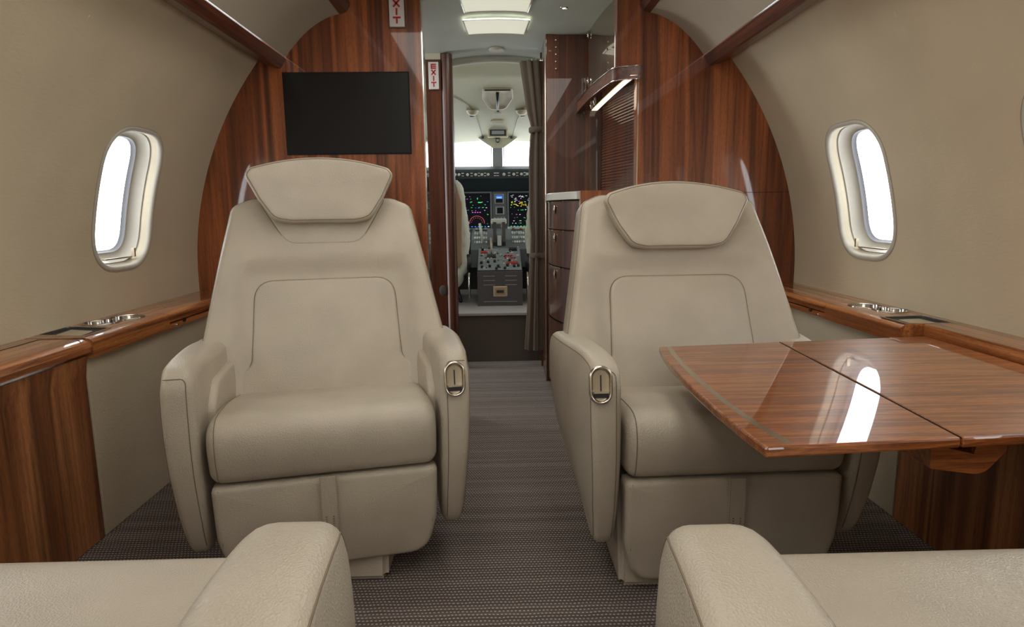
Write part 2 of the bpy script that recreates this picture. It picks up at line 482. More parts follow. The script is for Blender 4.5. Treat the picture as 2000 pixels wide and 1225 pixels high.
# beams, cove panels, centre ceiling
def extr(name, prof, s, y0, y1, mat, closed=True, label=None, th=.012):
    if closed:
        o = prism(name, prof, y0, y1, lambda u, v, a: (XC+s*u, a, v), mat)
    else:
        V = []; F = []; n = len(prof)
        for y in (y0, y1):
            for u, v in prof: V.append((XC+s*u, y, v))
            for u, v in prof: V.append((XC+s*(u+.003), y, v+th))
        m2 = 2*n
        for i in range(n-1):
            F.append((i, i+1, m2+i+1, m2+i)); F.append((n+i, n+i+1, m2+n+i+1, m2+n+i))
        o = link_mesh(name, V, F, mat)
    return struct(o, label)
tn = 0
for s in (-1, 1):
    tn += 1
    extr('trim_%d' % tn, [(.895, 1.398), (.872, 1.384), (.822, 1.370), (.812, 1.371), (.792, 1.404), (.800, 1.420), (.87, 1.47), (.93, 1.43)], s, YR, YB, M['wood_beam'], True, 'dark wood rail above the windows')
    cove = []
    for i in range(13):
        t = i/12; a = (.792, 1.410); c = (.579, 1.563); m_ = (.690, 1.545)
        cove.append((a[0]*(1-t)**2+2*t*(1-t)*m_[0]+c[0]*t*t, a[1]*(1-t)**2+2*t*(1-t)*m_[1]+c[1]*t*t))
    cv = extr('ceiling_cove', cove, s, YR, YB, M['cove'], False, 'taupe cove panel between two wood rails')
    cv.name = 'ceiling_cove'
    tn += 1
    extr('trim_%d' % tn, [(.581, 1.560), (.556, 1.570), (.543, 1.590), (.545, 1.63), (.60, 1.63)], s, YR, YB, M['wood_beam'], True, 'dark wood rail beside the cabin ceiling')
V = []; F = []
n = 12
for y in (YR, YB-.001):
    for i in range(n+1):
        u = -.56+1.12*i/n; V.append((XC+u, y, 1.605+.075*(1-(u/.56)**2)**.5))
for i in range(n): F.append((i, i+1, n+2+i, n+1+i))
struct(link_mesh('ceiling', V, F, M['cove']), 'cabin centre ceiling')
struct(box('wall_rear', -1.3, 1.32, YR-.04, YR, 0, 1.75, M['cove']), 'rear cabin wall')

# lower sidewalls
for s, nm in ((-1, 'left'), (1, 'right')):
    struct(prism('wall_lower_'+nm, [(1.045, 0), (1.045, .485), (1.10, .50), (1.10, 0)], 1.592, YB, lambda u, v, a, s=s: (XC+s*u-(.0 if s < 0 else .0), a, v), M['panel_cloth'], None, .004), 'taupe pebbled lower side panel')

# forward bulkheads (figured wood), arched outer edge
def arc_pts():
    P = []
    for i in range(25):
        z = .0+(1.40)*i/24
        if z < .57: r = 1.19; a = 1.19 if z > .49 else 1.10
        else:
            ph = math.asin((z-ZC)/1.2); a = wr(ph)*math.cos(ph)
        P.append((a, z))
    return P
arc = arc_pts()
def bulk(name, s, inner):
    pts = [(XC+s*(a+.03), z) for a, z in arc]+[(XC+s*.90, 1.43), (XC+s*.80, 1.52), (XC+s*.70, 1.58), (XC+s*.60, 1.66), (XC+s*.5, 1.72)] + inner
    bm = bmesh.new()
    A = [bm.verts.new((x, YB, z)) for x, z in pts]; B = [bm.verts.new((x, YB+.045, z)) for x, z in pts]
    n = len(pts)
    from mathutils.geometry import tessellate_polygon
    for t in tessellate_polygon([[Vector((x, z, 0)) for x, z in pts]]):
        bm.faces.new([A[i] for i in t]); bm.faces.new([B[i] for i in t[::-1]])
    for i in range(n): bm.faces.new((A[i], B[i], B[(i+1) % n], A[(i+1) % n]))
    return from_bm(name, bm, M['wood_v'])
# left: bulkhead with a screen recess
struct(bulk('wall_front_left', -1, [(-.27, 1.72), (-.27, 0)]), 'figured mahogany bulkhead left of the aisle')
struct(bulk('wall_front_right', 1, [(.470, 1.72), (.470, 1.368), (.548, 1.366), (.552, .905), (.334, .905), (.334, 0)]), 'figured mahogany bulkhead right of the aisle')
struct(box('wall_front_header', -.275, .475, YB, YB+.045, 1.640+.012, 1.74, M['ceiling']), 'header over the aisle opening')
# joint line in right bulkhead
struct(box('trim_5', .553, 1.175, YB-.0012, YB+.001, .8895, .8915, M['gap']), 'thin horizontal joint in the right bulkhead')
# polished aisle edge of left bulkhead
struct(box('trim_6', -.271, -.2655, YB+.001, YB+.075, 0, 1.66, M['chrome']), 'polished edge strip of the left bulkhead')
struct(box('trim_7', .553, .5575, YB-.002, YB+.045, .905, 1.33, M['chrome']), 'polished edge strip beside the galley')
struct(box('trim_8', .3295, .3345, YB-.002, YB+.045, .0, .872, M['chrome']), 'polished edge strip below the galley counter')

# ------------------------------------------------------------------ side ledges
def ledge(s):
    L = 'left' if s < 0 else 'right'
    T = tag(empty('side_ledge', (0, 0, 0)), 'glossy wood armrest ledge along the %s wall with cup holders' % L, 'ledge')
    fn = lambda u, v, a: (XC+s*u, a, v)
    def nose(z0, xin=1.022, xwall=1.215, zt=.53, lowx=1.030, rr=.045, rz_=.022):
        # cross-section from wall top to bottom of face
        pts = [(xwall, zt), (xin+rr, zt)]
        for i in range(1, 9):
            a = PI/2*i/8; pts.append((xin+rr-rr*math.sin(a), zt-rz_*(1-math.cos(a))))
        pts += [(xin+.002, z0+.012), (lowx-.004, z0+.002), (lowx+.003, z0), (xwall, z0)]
        return pts
    # far section: body and hinged lid at the forward end
    ex = [prism('ledge_body', nose(.477, rr=.028, rz_=.014), 1.592, 1.973, fn, M['wood_y'], T)]
    prism('lid', nose(.498, 1.022, 1.150, rr=.028, rz_=.014), 1.9755, YB-.004, fn, M['wood_y'], T)
    box('back_strip', *sorted((XC+s*1.152, XC+s*1.215)), 1.973, YB-.002, .477, .53, M['wood_y'], T)
    prism('lower_rail', [(1.032, .495), (1.0265, .492), (1.0265, .480), (1.031, .477), (1.10, .477), (1.10, .495)], 1.973, YB-.004, fn, M['wood_y'], T)
    0 and box('joint', *sorted((XC+s*1.024, XC+s*1.20)), 2.0402, 2.0428, .49, .528, M['gap'], T)
    # notch and push button under the lid
    lathe('notch', [(.0, 0), (.009, 0), (.009, .003)], M['gap'], T, lambda x, y, z: (XC+s*(1.0262-z), 2.07+x, .494+y*.7), 16)
    lathe('push_button', [(.0, .004), (.004, .004), (.005, 0)], M['chrome'], T, lambda x, y, z: (XC+s*(1.026-z), 2.02+x, .486+y), 14)
    # cup holder: two merged rings
    def fig8(grow):
        P = []; c1 = (1.124, 1.855); c2 = (1.112, 1.945); c1 = (1.135, 1.815); c2 = (1.112, 1.905)
        R = .044+grow
        for k in range(48):
            t = 2*PI*k/48; d = Vector((math.cos(t), math.sin(t)))
            m_ = Vector(((c1[0]+c2[0])/2, (c1[1]+c2[1])/2)); best = 0
            for c in (c1, c2):
                oc = m_-Vector(c); b = oc.dot(d); q = oc.dot(oc)-R*R; D = b*b-q
                if D > 0: best = max(best, -b+math.sqrt(D))
            best = max(best, .030+grow); P.append((m_.x+d.x*best, m_.y+d.y*best))
        return P
    def ring8(name, prof, mat, parent, cap=False):
        V = []; F = []
        for g, z in prof:
            for u, v in fig8(g): V.append((XC+s*u, v, z))
        for i in range(len(prof)-1):
            for k in range(48): F.append((i*48+k, i*48+(k+1) % 48, (i+1)*48+(k+1) % 48, (i+1)*48+k))
        if cap: F.append(tuple((len(prof)-1)*48+k for k in range(48)))
        return link_mesh(name, V, F, mat, parent)
    cut8 = fig8(.001)
    # boolean cutter data for the body
    def cutter(poly, z0, z1):
        bm = bmesh.new(); A = [bm.verts.new((XC+s*u, v, z0)) for u, v in poly]; B = [bm.verts.new((XC+s*u, v, z1)) for u, v in poly]
        bm.faces.new(A); bm.faces.new(B[::-1]); n = len(poly)
        for i in range(n): bm.faces.new((A[i], B[i], B[(i+1) % n], A[(i+1) % n]))
        return from_bm('cutter', bm, M['wood_y'])
    tray = [(1.172, 1.618), (1.035, 1.598), (1.040, 1.722), (1.172, 1.752)]
    tq = [(1.183, 1.630), (1.052, 1.608), (1.056, 1.722), (1.183, 1.752)]
    if s > 0: tq = [(1.160, 1.590), (1.040, 1.600), (1.040, 1.700), (1.160, 1.712)]
    body = ex[0]
    cs = [cutter(cut8, .480, .56), cutter(tq, .522, .56)]
    bpy.context.view_layer.update()
    for c in cs:
        md = body.modifiers.new('b', 'BOOLEAN'); md.operation = 'DIFFERENCE'; md.object = c; md.solver = 'EXACT'
    dg = bpy.context.evaluated_depsgraph_get(); me = bpy.data.meshes.new_from_object(body.evaluated_get(dg))
    body.modifiers.clear(); body.data = me
    for c in cs: bpy.data.objects.remove(c, do_unlink=True)
    ring8('cup_holder', [(.004, .5302), (.004, .5325), (.0, .5325), (-.001, .530), (-.002, .4835)], M['steel_dark'], T, False)
    ring8('cup_bottom', [(-.0022, .4838), (-.010, .4832)], M['tan_board'], T, True)
    # tray with frame
    def quad_in(q, d):
        c = (sum(p[0] for p in q)/4, sum(p[1] for p in q)/4); out = []
        for p in q:
            v = Vector((p[0]-c[0], p[1]-c[1])); v = v*(1-d/v.length*1.3); out.append((c[0]+v.x, c[1]+v.y))
        return out
    def quad_ring(name, prof, mat, cap=True):
        V = []; F = []
        for d, z in prof:
            for u, v in quad_in(tq, d): V.append((XC+s*u, v, z))
        for i in range(len(prof)-1):
            for k in range(4): F.append((i*4+k, i*4+(k+1) % 4, (i+1)*4+(k+1) % 4, (i+1)*4+k))
        if cap: F.append(tuple((len(prof)-1)*4+k for k in range(4)))
        return link_mesh(name, V, F, mat, T, False)
    quad_ring('tray_frame', [(-.004, .5302), (-.004, .532), (.001, .532), (.001, .524)], M['chrome'], False)
    quad_ring('tray', [(.001, .529), (.012, .5265), (.016, .526)], M['tray_black'], True)
    quad_ring('tray_pad', [(.030, .5262), (.031, .528), (.034, .528)], M['panel_cloth'], True)
    return T, fn, nose
TL, fnL, nose = ledge(-1)
TR, fnR, _ = ledge(1)
# near part of the left ledge: closed table box
prism('table_lid', nose(.492), YR+.02, 1.586, fnL, M['wood_y'], TL)
box('lid_joint', XC-1.142, XC-1.139, YR+.02, 1.575, .5295, .5308, M['gap'], TL)
box('lid_joint', XC-1.14, XC-1.03, 1.5755, 1.578, .5295, .5308, M['gap'], TL)
lp = tag(prism('storage_panel', [(1.045, 0), (1.045, .43), (1.036, .485), (1.10, .487), (1.10, 0)], YR+.02, 1.588, fnL, M['wood_panel'], None, .003),
         'glossy mahogany panel under the near half of the left wall ledge', 'panel')
# near part of the right ledge: open table recess
prism('wall_strip', [(1.215, .53), (1.085, .53), (1.083, .528), (1.083, .47), (1.215, .47)], YR+.02, 1.590, fnR, M['wood_y'], TR)
prism('recess_shelf', [(1.083, .482), (1.035, .482), (1.035, .463), (1.083, .463)], YR+.02, 1.590, fnR, M['wood_y'], TR)
rp = tag(prism('storage_panel', [(1.045, 0), (1.045, .461), (1.082, .461), (1.082, 0)], YR+.02, 1.588, fnR, M['wood_panel'], None, .003),
         'glossy mahogany panel under the open folding table', 'panel')

# ------------------------------------------------------------------ folding table
T = tag(empty('folding_table', (.70, 1.15, 0)), 'open glossy wood folding table with a metal inlay strip in front of the right seat', 'table')
ox, oy = .70, 1.15
def tl(x, y): return (x-ox, y-oy)
bow = [(.385, 1.487), (.372, 1.40), (.364, 1.31), (.359, 1.20), (.357, 1.10), (.357, 1.00), (.360, .91), (.366, .828)]
ZT = .505
leafA = [tl(*p) for p in bow]+[tl(.655, .851), tl(.690, 1.520)]
leafB = [tl(.6565, .851), tl(1.078, .885), tl(1.080, 1.56), tl(.6915, 1.5205)]
prism('table_leaf', leafA, ZT-.016, ZT, lambda u, v, a: (u, v, a), M['wood_x'], T, .0035)
prism('table_leaf', leafB, ZT-.016, ZT, lambda u, v, a: (u, v, a), M['wood_x'], T, .0035)
st = []
inl = [(.402, 1.484), (.391, 1.40), (.384, 1.31), (.379, 1.20), (.378, 1.10), (.380, 1.00), (.386, .92), (.398, .842)]
inl2 = [(x+.012, y) for x, y in inl]
prism('inlay_strip', [tl(*p) for p in inl]+[tl(*p) for p in inl2[::-1]], ZT-.001, ZT+.0003, lambda u, v, a: (u, v, a), M['nickel'], T)
tube('hinge_joint', [(tl(.6558, .853)[0], tl(.6558, .853)[1], ZT-.001), (tl(.6908, 1.52)[0], tl(.6908, 1.52)[1], ZT-.001)], .0012, M['gap'], T, n=6)
arm = round_poly([(.652, .474, 0), (.652, .436, .004), (.735, .424, .03), (.768, .462, .006), (.768, .470, .0), (.722, .474, 0), (.718, .458, 0), (.656, .473, 0)], 6)
prism('support_arm', [(x-ox, z) for x, z in arm], .905-oy, 1.17-oy, lambda u, v, a: (u, a, v), M['wood_x'], T)
prism('support_rail', [(x-ox, z) for x, z in [(.768, .446), (1.03, .446), (1.03, .487), (.768, .487)]], 1.02-oy, 1.10-oy, lambda u, v, a: (u, a, v), M['wood_x'], T)

# ------------------------------------------------------------------ armchair
def lerp(a, b, t): return a+(b-a)*t
def interp(z, tab):
    if z <= tab[0][0]: return tab[0][1]
    for (z0, a), (z1, b) in zip(tab, tab[1:]):
        if z <= z1:
            t = (z-z0)/(z1-z0); t = t*t*(3-2*t) if False else t
            return lerp(a, b, t)
    return tab[-1][1]
def catmull(pts, seg=6):
    n = len(pts); out = []
    for i in range(n):
        p0, p1, p2, p3 = [Vector(pts[(i+k-1) % n]) for k in range(4)]
        for k in range(seg):
            t = k/seg
            q = .5*((2*p1)+(-p0+p2)*t+(2*p0-5*p1+4*p2-p3)*t*t+(-p0+3*p1-3*p2+p3)*t**3); out.append((q.x, q.y))
    return out
def smooth01(t): t = max(0, min(1, t)); return t*t*(3-2*t)

def make_seat(name, loc, rz, label, raise_head=0.0, leg_drop=.045, base_world=None, control_side=1, arm_back=0.0, strap=True, low_arm=0, back_shift=0.0, arm_w=0.0, cx_=.281, cz_=.458):
    T = tag(empty(name, loc, rz), label, 'armchair')
    Lm = M['leather']
    # ---- seat cushion: profile (y,z) extruded in x
    prof = catmull([(.016, .278), (-.002, .312), (-.008, .358), (.002, .394), (.034, .413), (.11, .412), (.23, .397), (.34, .380), (.44, .372), (.47, .34), (.46, .29), (.25, .276), (.08, .272)], 6)
    def cm(u, v, d):
        x = d-.236
        f = 1-(x/.236)**2
        top = smooth01((v-.36)/.06)
        wr_ = .0035*math.sin(x*31+u*9)*smooth01((u-.08)/.1)*top
        return (x, u, v+.006*f*top+wr_)
    cu = slab('seat_cushion', prof, .472, .028, cm, Lm, T, N=110, cf=.002, cb=.002, fr=5, centre=(.25, .35), seam=4)
    # ---- leg rest panel (x,z) thickness in y
    hw = .236
    lo = leg_drop
    out = round_poly([(-hw, .270, .012), (hw, .270, .012), (hw-.004, lo+.09, .05), (hw-.026, lo, .055), (-hw+.026, lo, .055), (-hw+.004, lo+.09, .05)], 8)
    def lm(u, v, d): return (u, .010+d+.018*smooth01((.20-v)/.2), v)
    lr = slab('leg_rest', out, .055, .014, lm, Lm, T, N=120, cf=.006, fr=7, centre=(0, .17))
    for sx in (-1, 1): tube('stitch_line', [lm(sx*(hw-.016), .262-.022*k*(.262-lo-.08)/.154, .0012) for k in range(8)], .0009, M['seam'], lr, False, 5)
    if strap:
        b = bmesh.new()
        zs = [.274, .25, .21, .18, .145]
        V = []; F = []
        for z in zs:
            y = lm(0, z, -.006)[1]
            for x, yy in ((-.018, y-.0005), (-.018, y-.006), (.018, y-.006), (.018, y-.0005)): V.append((x, yy, z))
        for i in range(4):
            for k in range(4): F.append((i*4+k, i*4+(k+1) % 4, (i+1)*4+(k+1) % 4, (i+1)*4+k))
        F.append((16, 17, 18, 19)); F.append((0, 1, 2, 3))
        b.free()
        stp = link_mesh('pull_strap', V, F, Lm, lr, False)
        dots = bmesh.new()
        for x in (-.0075, .0075):
            for q in range(7):
                z = .152+q*.0055; y = lm(0, z, -.006)[1]-.0063
                add_box(dots, x-.0016, x+.0016, y-.0007, y+.0005, z-.0010, z+.0010)
        for x in (-.0165, .0165):
            for q in range(24):
                z = .150+q*.0054; y = lm(0, z, -.006)[1]-.0062
                add_box(dots, x-.0004, x+.0004, y-.0004, y+.0004, z-.0014, z+.0014)
        # stitched marks sit on the strap
        from_bm('stitching', dots, M['seam'], lr)
    # ---- armrests
    for sd in (-1, 1):
        low = low_arm == sd
        tp = [(-.002+arm_back, .462), (.006+arm_back, .500), (.026+arm_back, .522), (.07+arm_back, .530), (.14+arm_back, .530), (.28+arm_back*.5, .522), (.40+arm_back*.2, .512), (.475, .502), (.505, .46)]
        if low: tp = [(-.003, .400), (.004, .442), (.030, .464), (.08, .468), (.18, .468), (.27, .470), (.34, .492), (.46, .498), (.505, .46)]
        pr = catmull([(.058+arm_back, .112), (.028+arm_back, .165), (.004+arm_back, .26), (-.006+arm_back, .34)] + tp + [(.50, .38), (.42, .30), (.30, .215), (.19+arm_back, .14), (.12+arm_back, .106)], 6)
        def am(u, v, d, sd=sd):
            xi = interp(v, [(.10, .249), (.20, .246), (.33, .246), (.42, .246), (.47, .246), (.53, .248)])
            xo = interp(v, [(.10, .290), (.16, .299), (.22, .306), (.30, .312), (.38, .316), (.44, .317), (.48, .316), (.53, .309)])+.020*smooth01(u/.35)*smooth01((v-.12)/.2)+arm_w*.3
            # outline wraps forward end inward a little
            xi -= arm_w*.7
            taper = .006*smooth01((.06-(u-arm_back))/.06)
            xo -= taper
            return (sd*(xo-(xo-xi)*d/.07), u, v+arm_w*.75*smooth01((v-.30)/.15))
        ar = slab('armrest', pr, .07, .016, am, Lm, T, N=130, cf=.004, cb=.002, fr=7, centre=(.26, .38), seam=1, rb=.024)
        # seam across the front of the arm top, rounding down the inner side
        fr_ = [p for p in pr if p[0] < .14+arm_back]
        def fy(v):
            best = None
            for p, q in zip(pr, pr[1:]):
                if (p[1]-v)*(q[1]-v) <= 0 and p[0] < .16+arm_back and abs(p[1]-q[1]) > 1e-6:
                    y = p[0]+(q[0]-p[0])*(v-p[1])/(q[1]-p[1])
                    best = y if best is None else min(best, y)
            return .02 if best is None else best
        vt = .448 if low else .507
        path = [(.006+.036*k/8, vt) for k in range(9)]+[(.042+.013*math.sin(PI/2*k/6), vt-.013*(1-math.cos(PI/2*k/6))) for k in range(1, 7)]
        path += [(.055, vt-.013-(vt-.145)*k/40) for k in range(1, 41)]
        ln = []
        for d, v in path:
            q = am(fy(v), v, d); e = max(0, d-.046)/.024
            ln.append((q[0], q[1]+.016*(1-math.sqrt(max(0, 1-e*e)))-.0004, q[2]))
        tube('stitch_line', ln, .0009, M['seam'], ar, False, 5)
        # inner pad under the arm top
        pd = round_poly([(.10, .30, .02), (.45, .30, .02), (.45, .465, .02), (.16, .465, .05), (.10, .42, .04)], 6)
        slab('side_pad', pd, .03, .012, lambda u, v, d, sd=sd: (sd*(.238+.0+d*1.0-.008*smooth01((v-.3)/.1)), u, v), Lm, T, N=80, cf=.004, fr=4)
    # ---- recline control on the aisle-side arm
    cs_ = control_side
    C = empty('recline_control', (cs_*cx_, -.005+arm_back, cz_), 0); C.parent = T
    C.rotation_euler = (math.radians(-8), 0, 0)
    def capsule(hw_, hh, n=14):
        P = []
        for k in range(n+1): a = PI*k/n; P.append((hw_*math.cos(a), hh-hw_+hw_*math.sin(a)))
        for k in range(n+1): a = PI+PI*k/n; P.append((hw_*math.cos(a), -hh+hw_+hw_*math.sin(a)))
        return P
    def caps_ring(name, prof, mat, cap):
        V = []; F = []; n_ = None
        for g, y in prof:
            P = capsule(.0205+g, .036+g); n_ = len(P)
            for u, v in P: V.append((u, y, v))
        for i in range(len(prof)-1):
            for k in range(n_): F.append((i*n_+k, i*n_+(k+1) % n_, (i+1)*n_+(k+1) % n_, (i+1)*n_+k))
        if cap: F.append(tuple((len(prof)-1)*n_+k for k in range(n_)))
        return link_mesh(name, V, F, mat, C, True)
    caps_ring('bezel', [(.003, .002), (.003, -.003), (.0015, -.0055), (-.001, -.006), (-.003, -.004), (-.003, -.001)], M['nickel'], False)
    caps_ring('recess_plate', [(-.0028, -.0035), (-.0035, -.0012), (-.006, -.0008)], M['brass'], True)
    bm = bmesh.new(); add_box(bm, -.0012, .0012, -.0028, -.0005, -.012, .020); from_bm('slot', bm, M['black'], C)
    bm = bmesh.new(); add_box(bm, -.015, .015, -.0032, -.0004, -.026, -.017); from_bm('lower_recess', bm, M['black'], C)
    bm = bmesh.new(); add_box(bm, -.0148, .0148, -.0075, -.001, -.0165, -.0125)
    bmesh.ops.bevel(bm, geom=bm.edges[:], offset=.0012, segments=2, affect='EDGES'); from_bm('lever', bm, M['nickel'], C, True)
    # ---- backrest
    ry = lambda z: .350+back_shift+(z-.385)*.42
    sl = math.atan(.42)
    ny, nz = math.cos(sl), math.sin(sl)
    def bmap(u, v, d):   # v = height z on the front plane
        wrap = -.030*abs(u/.32)**2.2*smooth01((.95-v)/.3)   # bolsters come forward
        return (u, ry(v)+d*ny+wrap, v-d*nz*.6)
    bo = round_poly([(-.245, .34, .02), (.245, .34, .02), (.262, .43, .03), (.316, .465, .035), (.304, .53, .06), (.243, .852, .032), (.19, .874, .06), (-.19, .874, .06), (-.243, .852, .032), (-.304, .53, .06), (-.316, .465, .035), (-.262, .43, .03)], 7)
    def pdist(u, v):  # signed distance outside the inset panel
        dx = abs(u)-.182; dz = v-.656
        return max(dx, dz) if (dx < 0 or dz < 0) else math.hypot(dx, dz)
    def bdisp(u, v):
        d = pdist(u, v)
        rise = .020*smooth01(d/.065)*(1-.6*smooth01((v-.72)/.14))
        return rise
    br = slab('backrest', bo, .10, .020, bmap, Lm, T, N=180, cf=.004, fr=30, disp=bdisp, centre=(0, .60), seam=3, seam_r=.0009)
    pn = round_poly([(-.238, .350, .01), (.238, .350, .01), (.238, .425, .012), (.190, .440, .03), (.180, .652, .05), (-.180, .652, .05), (-.190, .440, .03), (-.238, .425, .012)], 8)
    slab('back_panel', pn, .022, .007, lambda u, v, d: bmap(u, v, d-.009-.010*(1-min(1, abs(u)/.185)**2.5)*smooth01((.655-v)/.06)), Lm, br, N=130, cf=.002, fr=9, centre=(0, .432), seam=5, seam_r=.0021)
    hp = round_poly([(-.172, .868, .01), (.172, .868, .01), (.095, .742, .045), (-.095, .742, .045)], 7)
    slab('headrest_panel', hp, .020, .006, lambda u, v, d: bmap(u, v, d-.0235), Lm, br, N=80, cf=.002, fr=4, centre=(0, .80), seam=5, seam_r=.0019)
    # ---- headrest
    h0 = .728+raise_head
    ho = [(-.205, .168, .030), (-.10, .184, .3), (.0, .188, .3), (.10, .184, .3), (.205, .168, .030), (.150, .035, .05), (.105, .0, .03), (-.105, .0, .03), (-.150, .035, .05)]
    ho = [(-.214, .136, .020), (-.198, .157, .012)]+[(-.198+.396*k/12, .157+.033*(1-(1-k/6)**2), 0) for k in range(1, 12)]+[(.198, .157, .012), (.214, .136, .020), (.178, .066, .05), (.137, .008, .05), (.09, .0, .05), (-.09, .0, .05), (-.137, .008, .05), (-.178, .066, .05)]
    ho = round_poly(ho, 5)
    def hm(u, v, d):
        z = h0+v*.94; return (u*.915, ry(z)-.060-.028*(u/.2)**2+d*ny-.010*smooth01((v-.08)/.1), z-d*.3*.5)
    hd = slab('headrest', ho, .050, .017, hm, Lm, T, N=120, cf=.007, fr=8, seam=2, seam_r=.001, centre=(0, .10))
    box('headrest_post', -.03, .03, ry(h0+.08)-.012, ry(h0+.08)+.02, h0+.03, h0+.10, M['black'], hd)
    # ---- pedestal (does not turn with the seat)
    if base_world:
        x0, x1, y0, y1 = base_world
        inv = (Matrix.Translation(Vector(loc)) @ Matrix.Rotation(rz, 4, 'Z')).inverted()
        bm = bmesh.new(); vs = add_box(bm, x0, x1, y0, y1, .0, .24)
        for v in bm.verts:
            if v.co.z > .1: v.co.y += .05
        bmesh.ops.bevel(bm, geom=bm.edges[:], offset=.012, segments=3, affect='EDGES')
        bm.transform(inv)
        from_bm('pedestal', bm, Lm, T, True)
        bm = bmesh.new(); add_box(bm, -.20, .20, .10, .48, .20, .30); from_bm('seat_pan', bm, Lm, T)
    return T
GRP = None
make_seat('armchair', (.497, 1.25, 0), math.radians(2.0), 'beige leather armchair facing aft behind the folding table', 0.0, .030, (.262, .60, 1.300, 1.72), -1, low_arm=1, cx_=.293, cz_=.484)
make_seat('armchair', (-.366, 1.30, 0), math.radians(12.4), 'beige leather armchair turned toward the aisle below the black screen, headrest raised', .078, .058, (-.52, -.258, 1.350, 1.74), 1, cx_=.276, cz_=.470)
make_seat('armchair', (-.478, .762, 0), PI, 'beige leather armchair nearest the camera at the bottom left', 0, .04, (-.70, -.27, .22, .60), -1, .155, False, 0, .12, .020)
make_seat('armchair', (.480, .738, 0), PI, 'beige leather armchair nearest the camera at the bottom right beside the table', 0, .04, (.27, .70, .20, .60), 1, .155, False, 0, .12, .020)

# ------------------------------------------------------------------ screen and exit signs
S = tag(empty('wall_screen', (-.5585, YB, 1.055)), 'flat black video screen set in the left bulkhead', 'screen')
box('screen_frame', -.2385, .2385, -.0035, -.0005, -.004, .300, M['gap'], S)
box('screen_glass', -.2345, .2345, -.006, -.003, .0, .296, M['black_glass'], S, .001)

def letters(bm, word, w, h, gap, y, th, bar):
    """stacked upright letters; centre x=0, top z=0 going down"""
    z = 0
    for ch in word:
        z0 = z-h; x0, x1 = -w/2, w/2
        if ch == 'E':
            add_box(bm, x0, x0+bar, y-th, y, z0, z)
            for q in (z0, (z0+z-bar)/2, z-bar): add_box(bm, x0+bar*.9, x1, y-th, y, q, q+bar)
        elif ch == 'I': add_box(bm, -bar/2, bar/2, y-th, y, z0, z)
        elif ch == 'T':
            add_box(bm, -bar/2, bar/2, y-th, y, z0, z-bar*.9); add_box(bm, x0, x1, y-th, y, z-bar, z)
        elif ch == 'X':
            L_ = math.hypot(w*.8, h); a = math.atan2(w*.8, h)
            for sg in (-1, 1):
                add_box(bm, -bar/2, bar/2, y-th, y, (z0+z)/2-L_/2, (z0+z)/2+L_/2, 0, Matrix.Rotation(sg*a, 3, 'Y'))
        z = z0-gap
def exit_sign(loc, w, h, label):
    E_ = tag(empty('exit_sign', loc), label, 'sign')
    box('sign_panel', -w/2, w/2, -.010, 0, -h, 0, M['sign_white'], E_, .002)
    bm = bmesh.new(); e = .004
    add_box(bm, -w/2-e, w/2+e, -.006, 0, -h-e, -h); add_box(bm, -w/2-e, w/2+e, -.006, 0, 0, e)
    add_box(bm, -w/2-e, -w/2, -.006, 0, -h, 0); add_box(bm, w/2, w/2+e, -.006, 0, -h, 0)
    from_bm('sign_frame', bm, M['wood_beam'], E_)
    bm = bmesh.new(); lh = h*.185; letters(bm, 'EXIT', w*.52, lh, h*.035, -.0102, .001, w*.12)
    bm.transform(Matrix.Translation((0, 0, -h*.075))); from_bm('letters', bm, M['sign_red'], E_)
exit_sign((-.357, YB, 1.648), .056, .134, 'white and red vertical exit sign on the left bulkhead above the screen')

# ------------------------------------------------------------------ galley / vestibule
YG = 2.595
CZ = 1.63
def ceil_z(x): return CZ+.022-.35*(x-.01)**2 if abs(x-.01) < .25 else CZ
V = []; F = []; n = 24
for y in (YB+.0, 3.50):
    for i in range(n+1):
        x = -.80+1.9*i/n; V.append((x, y, max(CZ, CZ+.022-.35*(x-.01)**2)-(.030 if y > 3 else 0)))
for i in range(n): F.append((i, i+1, n+2+i, n+1+i))
struct(link_mesh('ceiling_galley', V, F, M['ceiling']), 'grey-green vestibule ceiling')
def cz(y): return CZ+.020-.030*(y-YB)/(3.47-YB)
for (y0, y1), nm in (((2.50+.06, 2.775), 'near'), ((2.85, 3.075), 'far')):
    L_ = tag(empty('ceiling_light', (.015, (y0+y1)/2, cz((y0+y1)/2))), 'glowing cream ceiling light panel, the %s one of the two over the aisle' % nm, 'light', 'ceiling light panels')
    hy = (y1-y0)/2
    V = []; F = []; m_ = 10
    for y, wd in ((-hy, .140), (hy, .128)):
        for i in range(m_+1):
            x = -wd+2*wd*i/m_; V.append((x, y, -.006-.004+.25*0-.30*x*x))
    for i in range(m_): F.append((i, i+1, m_+2+i, m_+1+i))
    link_mesh('diffuser', V, F, M['light_panel'], L_)
    edge = [V[i] for i in range(m_+1)]+[V[m_+1+i] for i in range(m_, -1, -1)]
    tube('frame', edge, .0035, M['white_plastic'], L_, True, 6)
tag(lathe('ceiling_speaker', [(0, -.006), (.036, -.006), (.040, -.002), (.040, .002)], M['track'], None, lambda x, y, z: (.018+x, 3.36+y*1.3, cz(3.36)+z+.001), 28), 'small round grey speaker in the vestibule ceiling', 'speaker')
for i, (x, y) in enumerate(((.287, 2.71), (.287, 2.83))):
    D = tag(empty('downlight', (x, y, CZ)), ['small chrome downlight over the galley, nearer the cabin', 'small chrome downlight over the galley, farther toward the closet'][i], 'light', 'galley downlights')
    lathe('trim_ring', [(.010, -.001), (.012, -.006), (.017, -.004), (.018, .0)], M['chrome'], D, lambda x, y, z: (x, y, z), 20)
    lathe('bulb', [(0, -.004), (.008, -.004), (.009, -.001)], M['bulb'], D, lambda x, y, z: (x, y, z), 16)

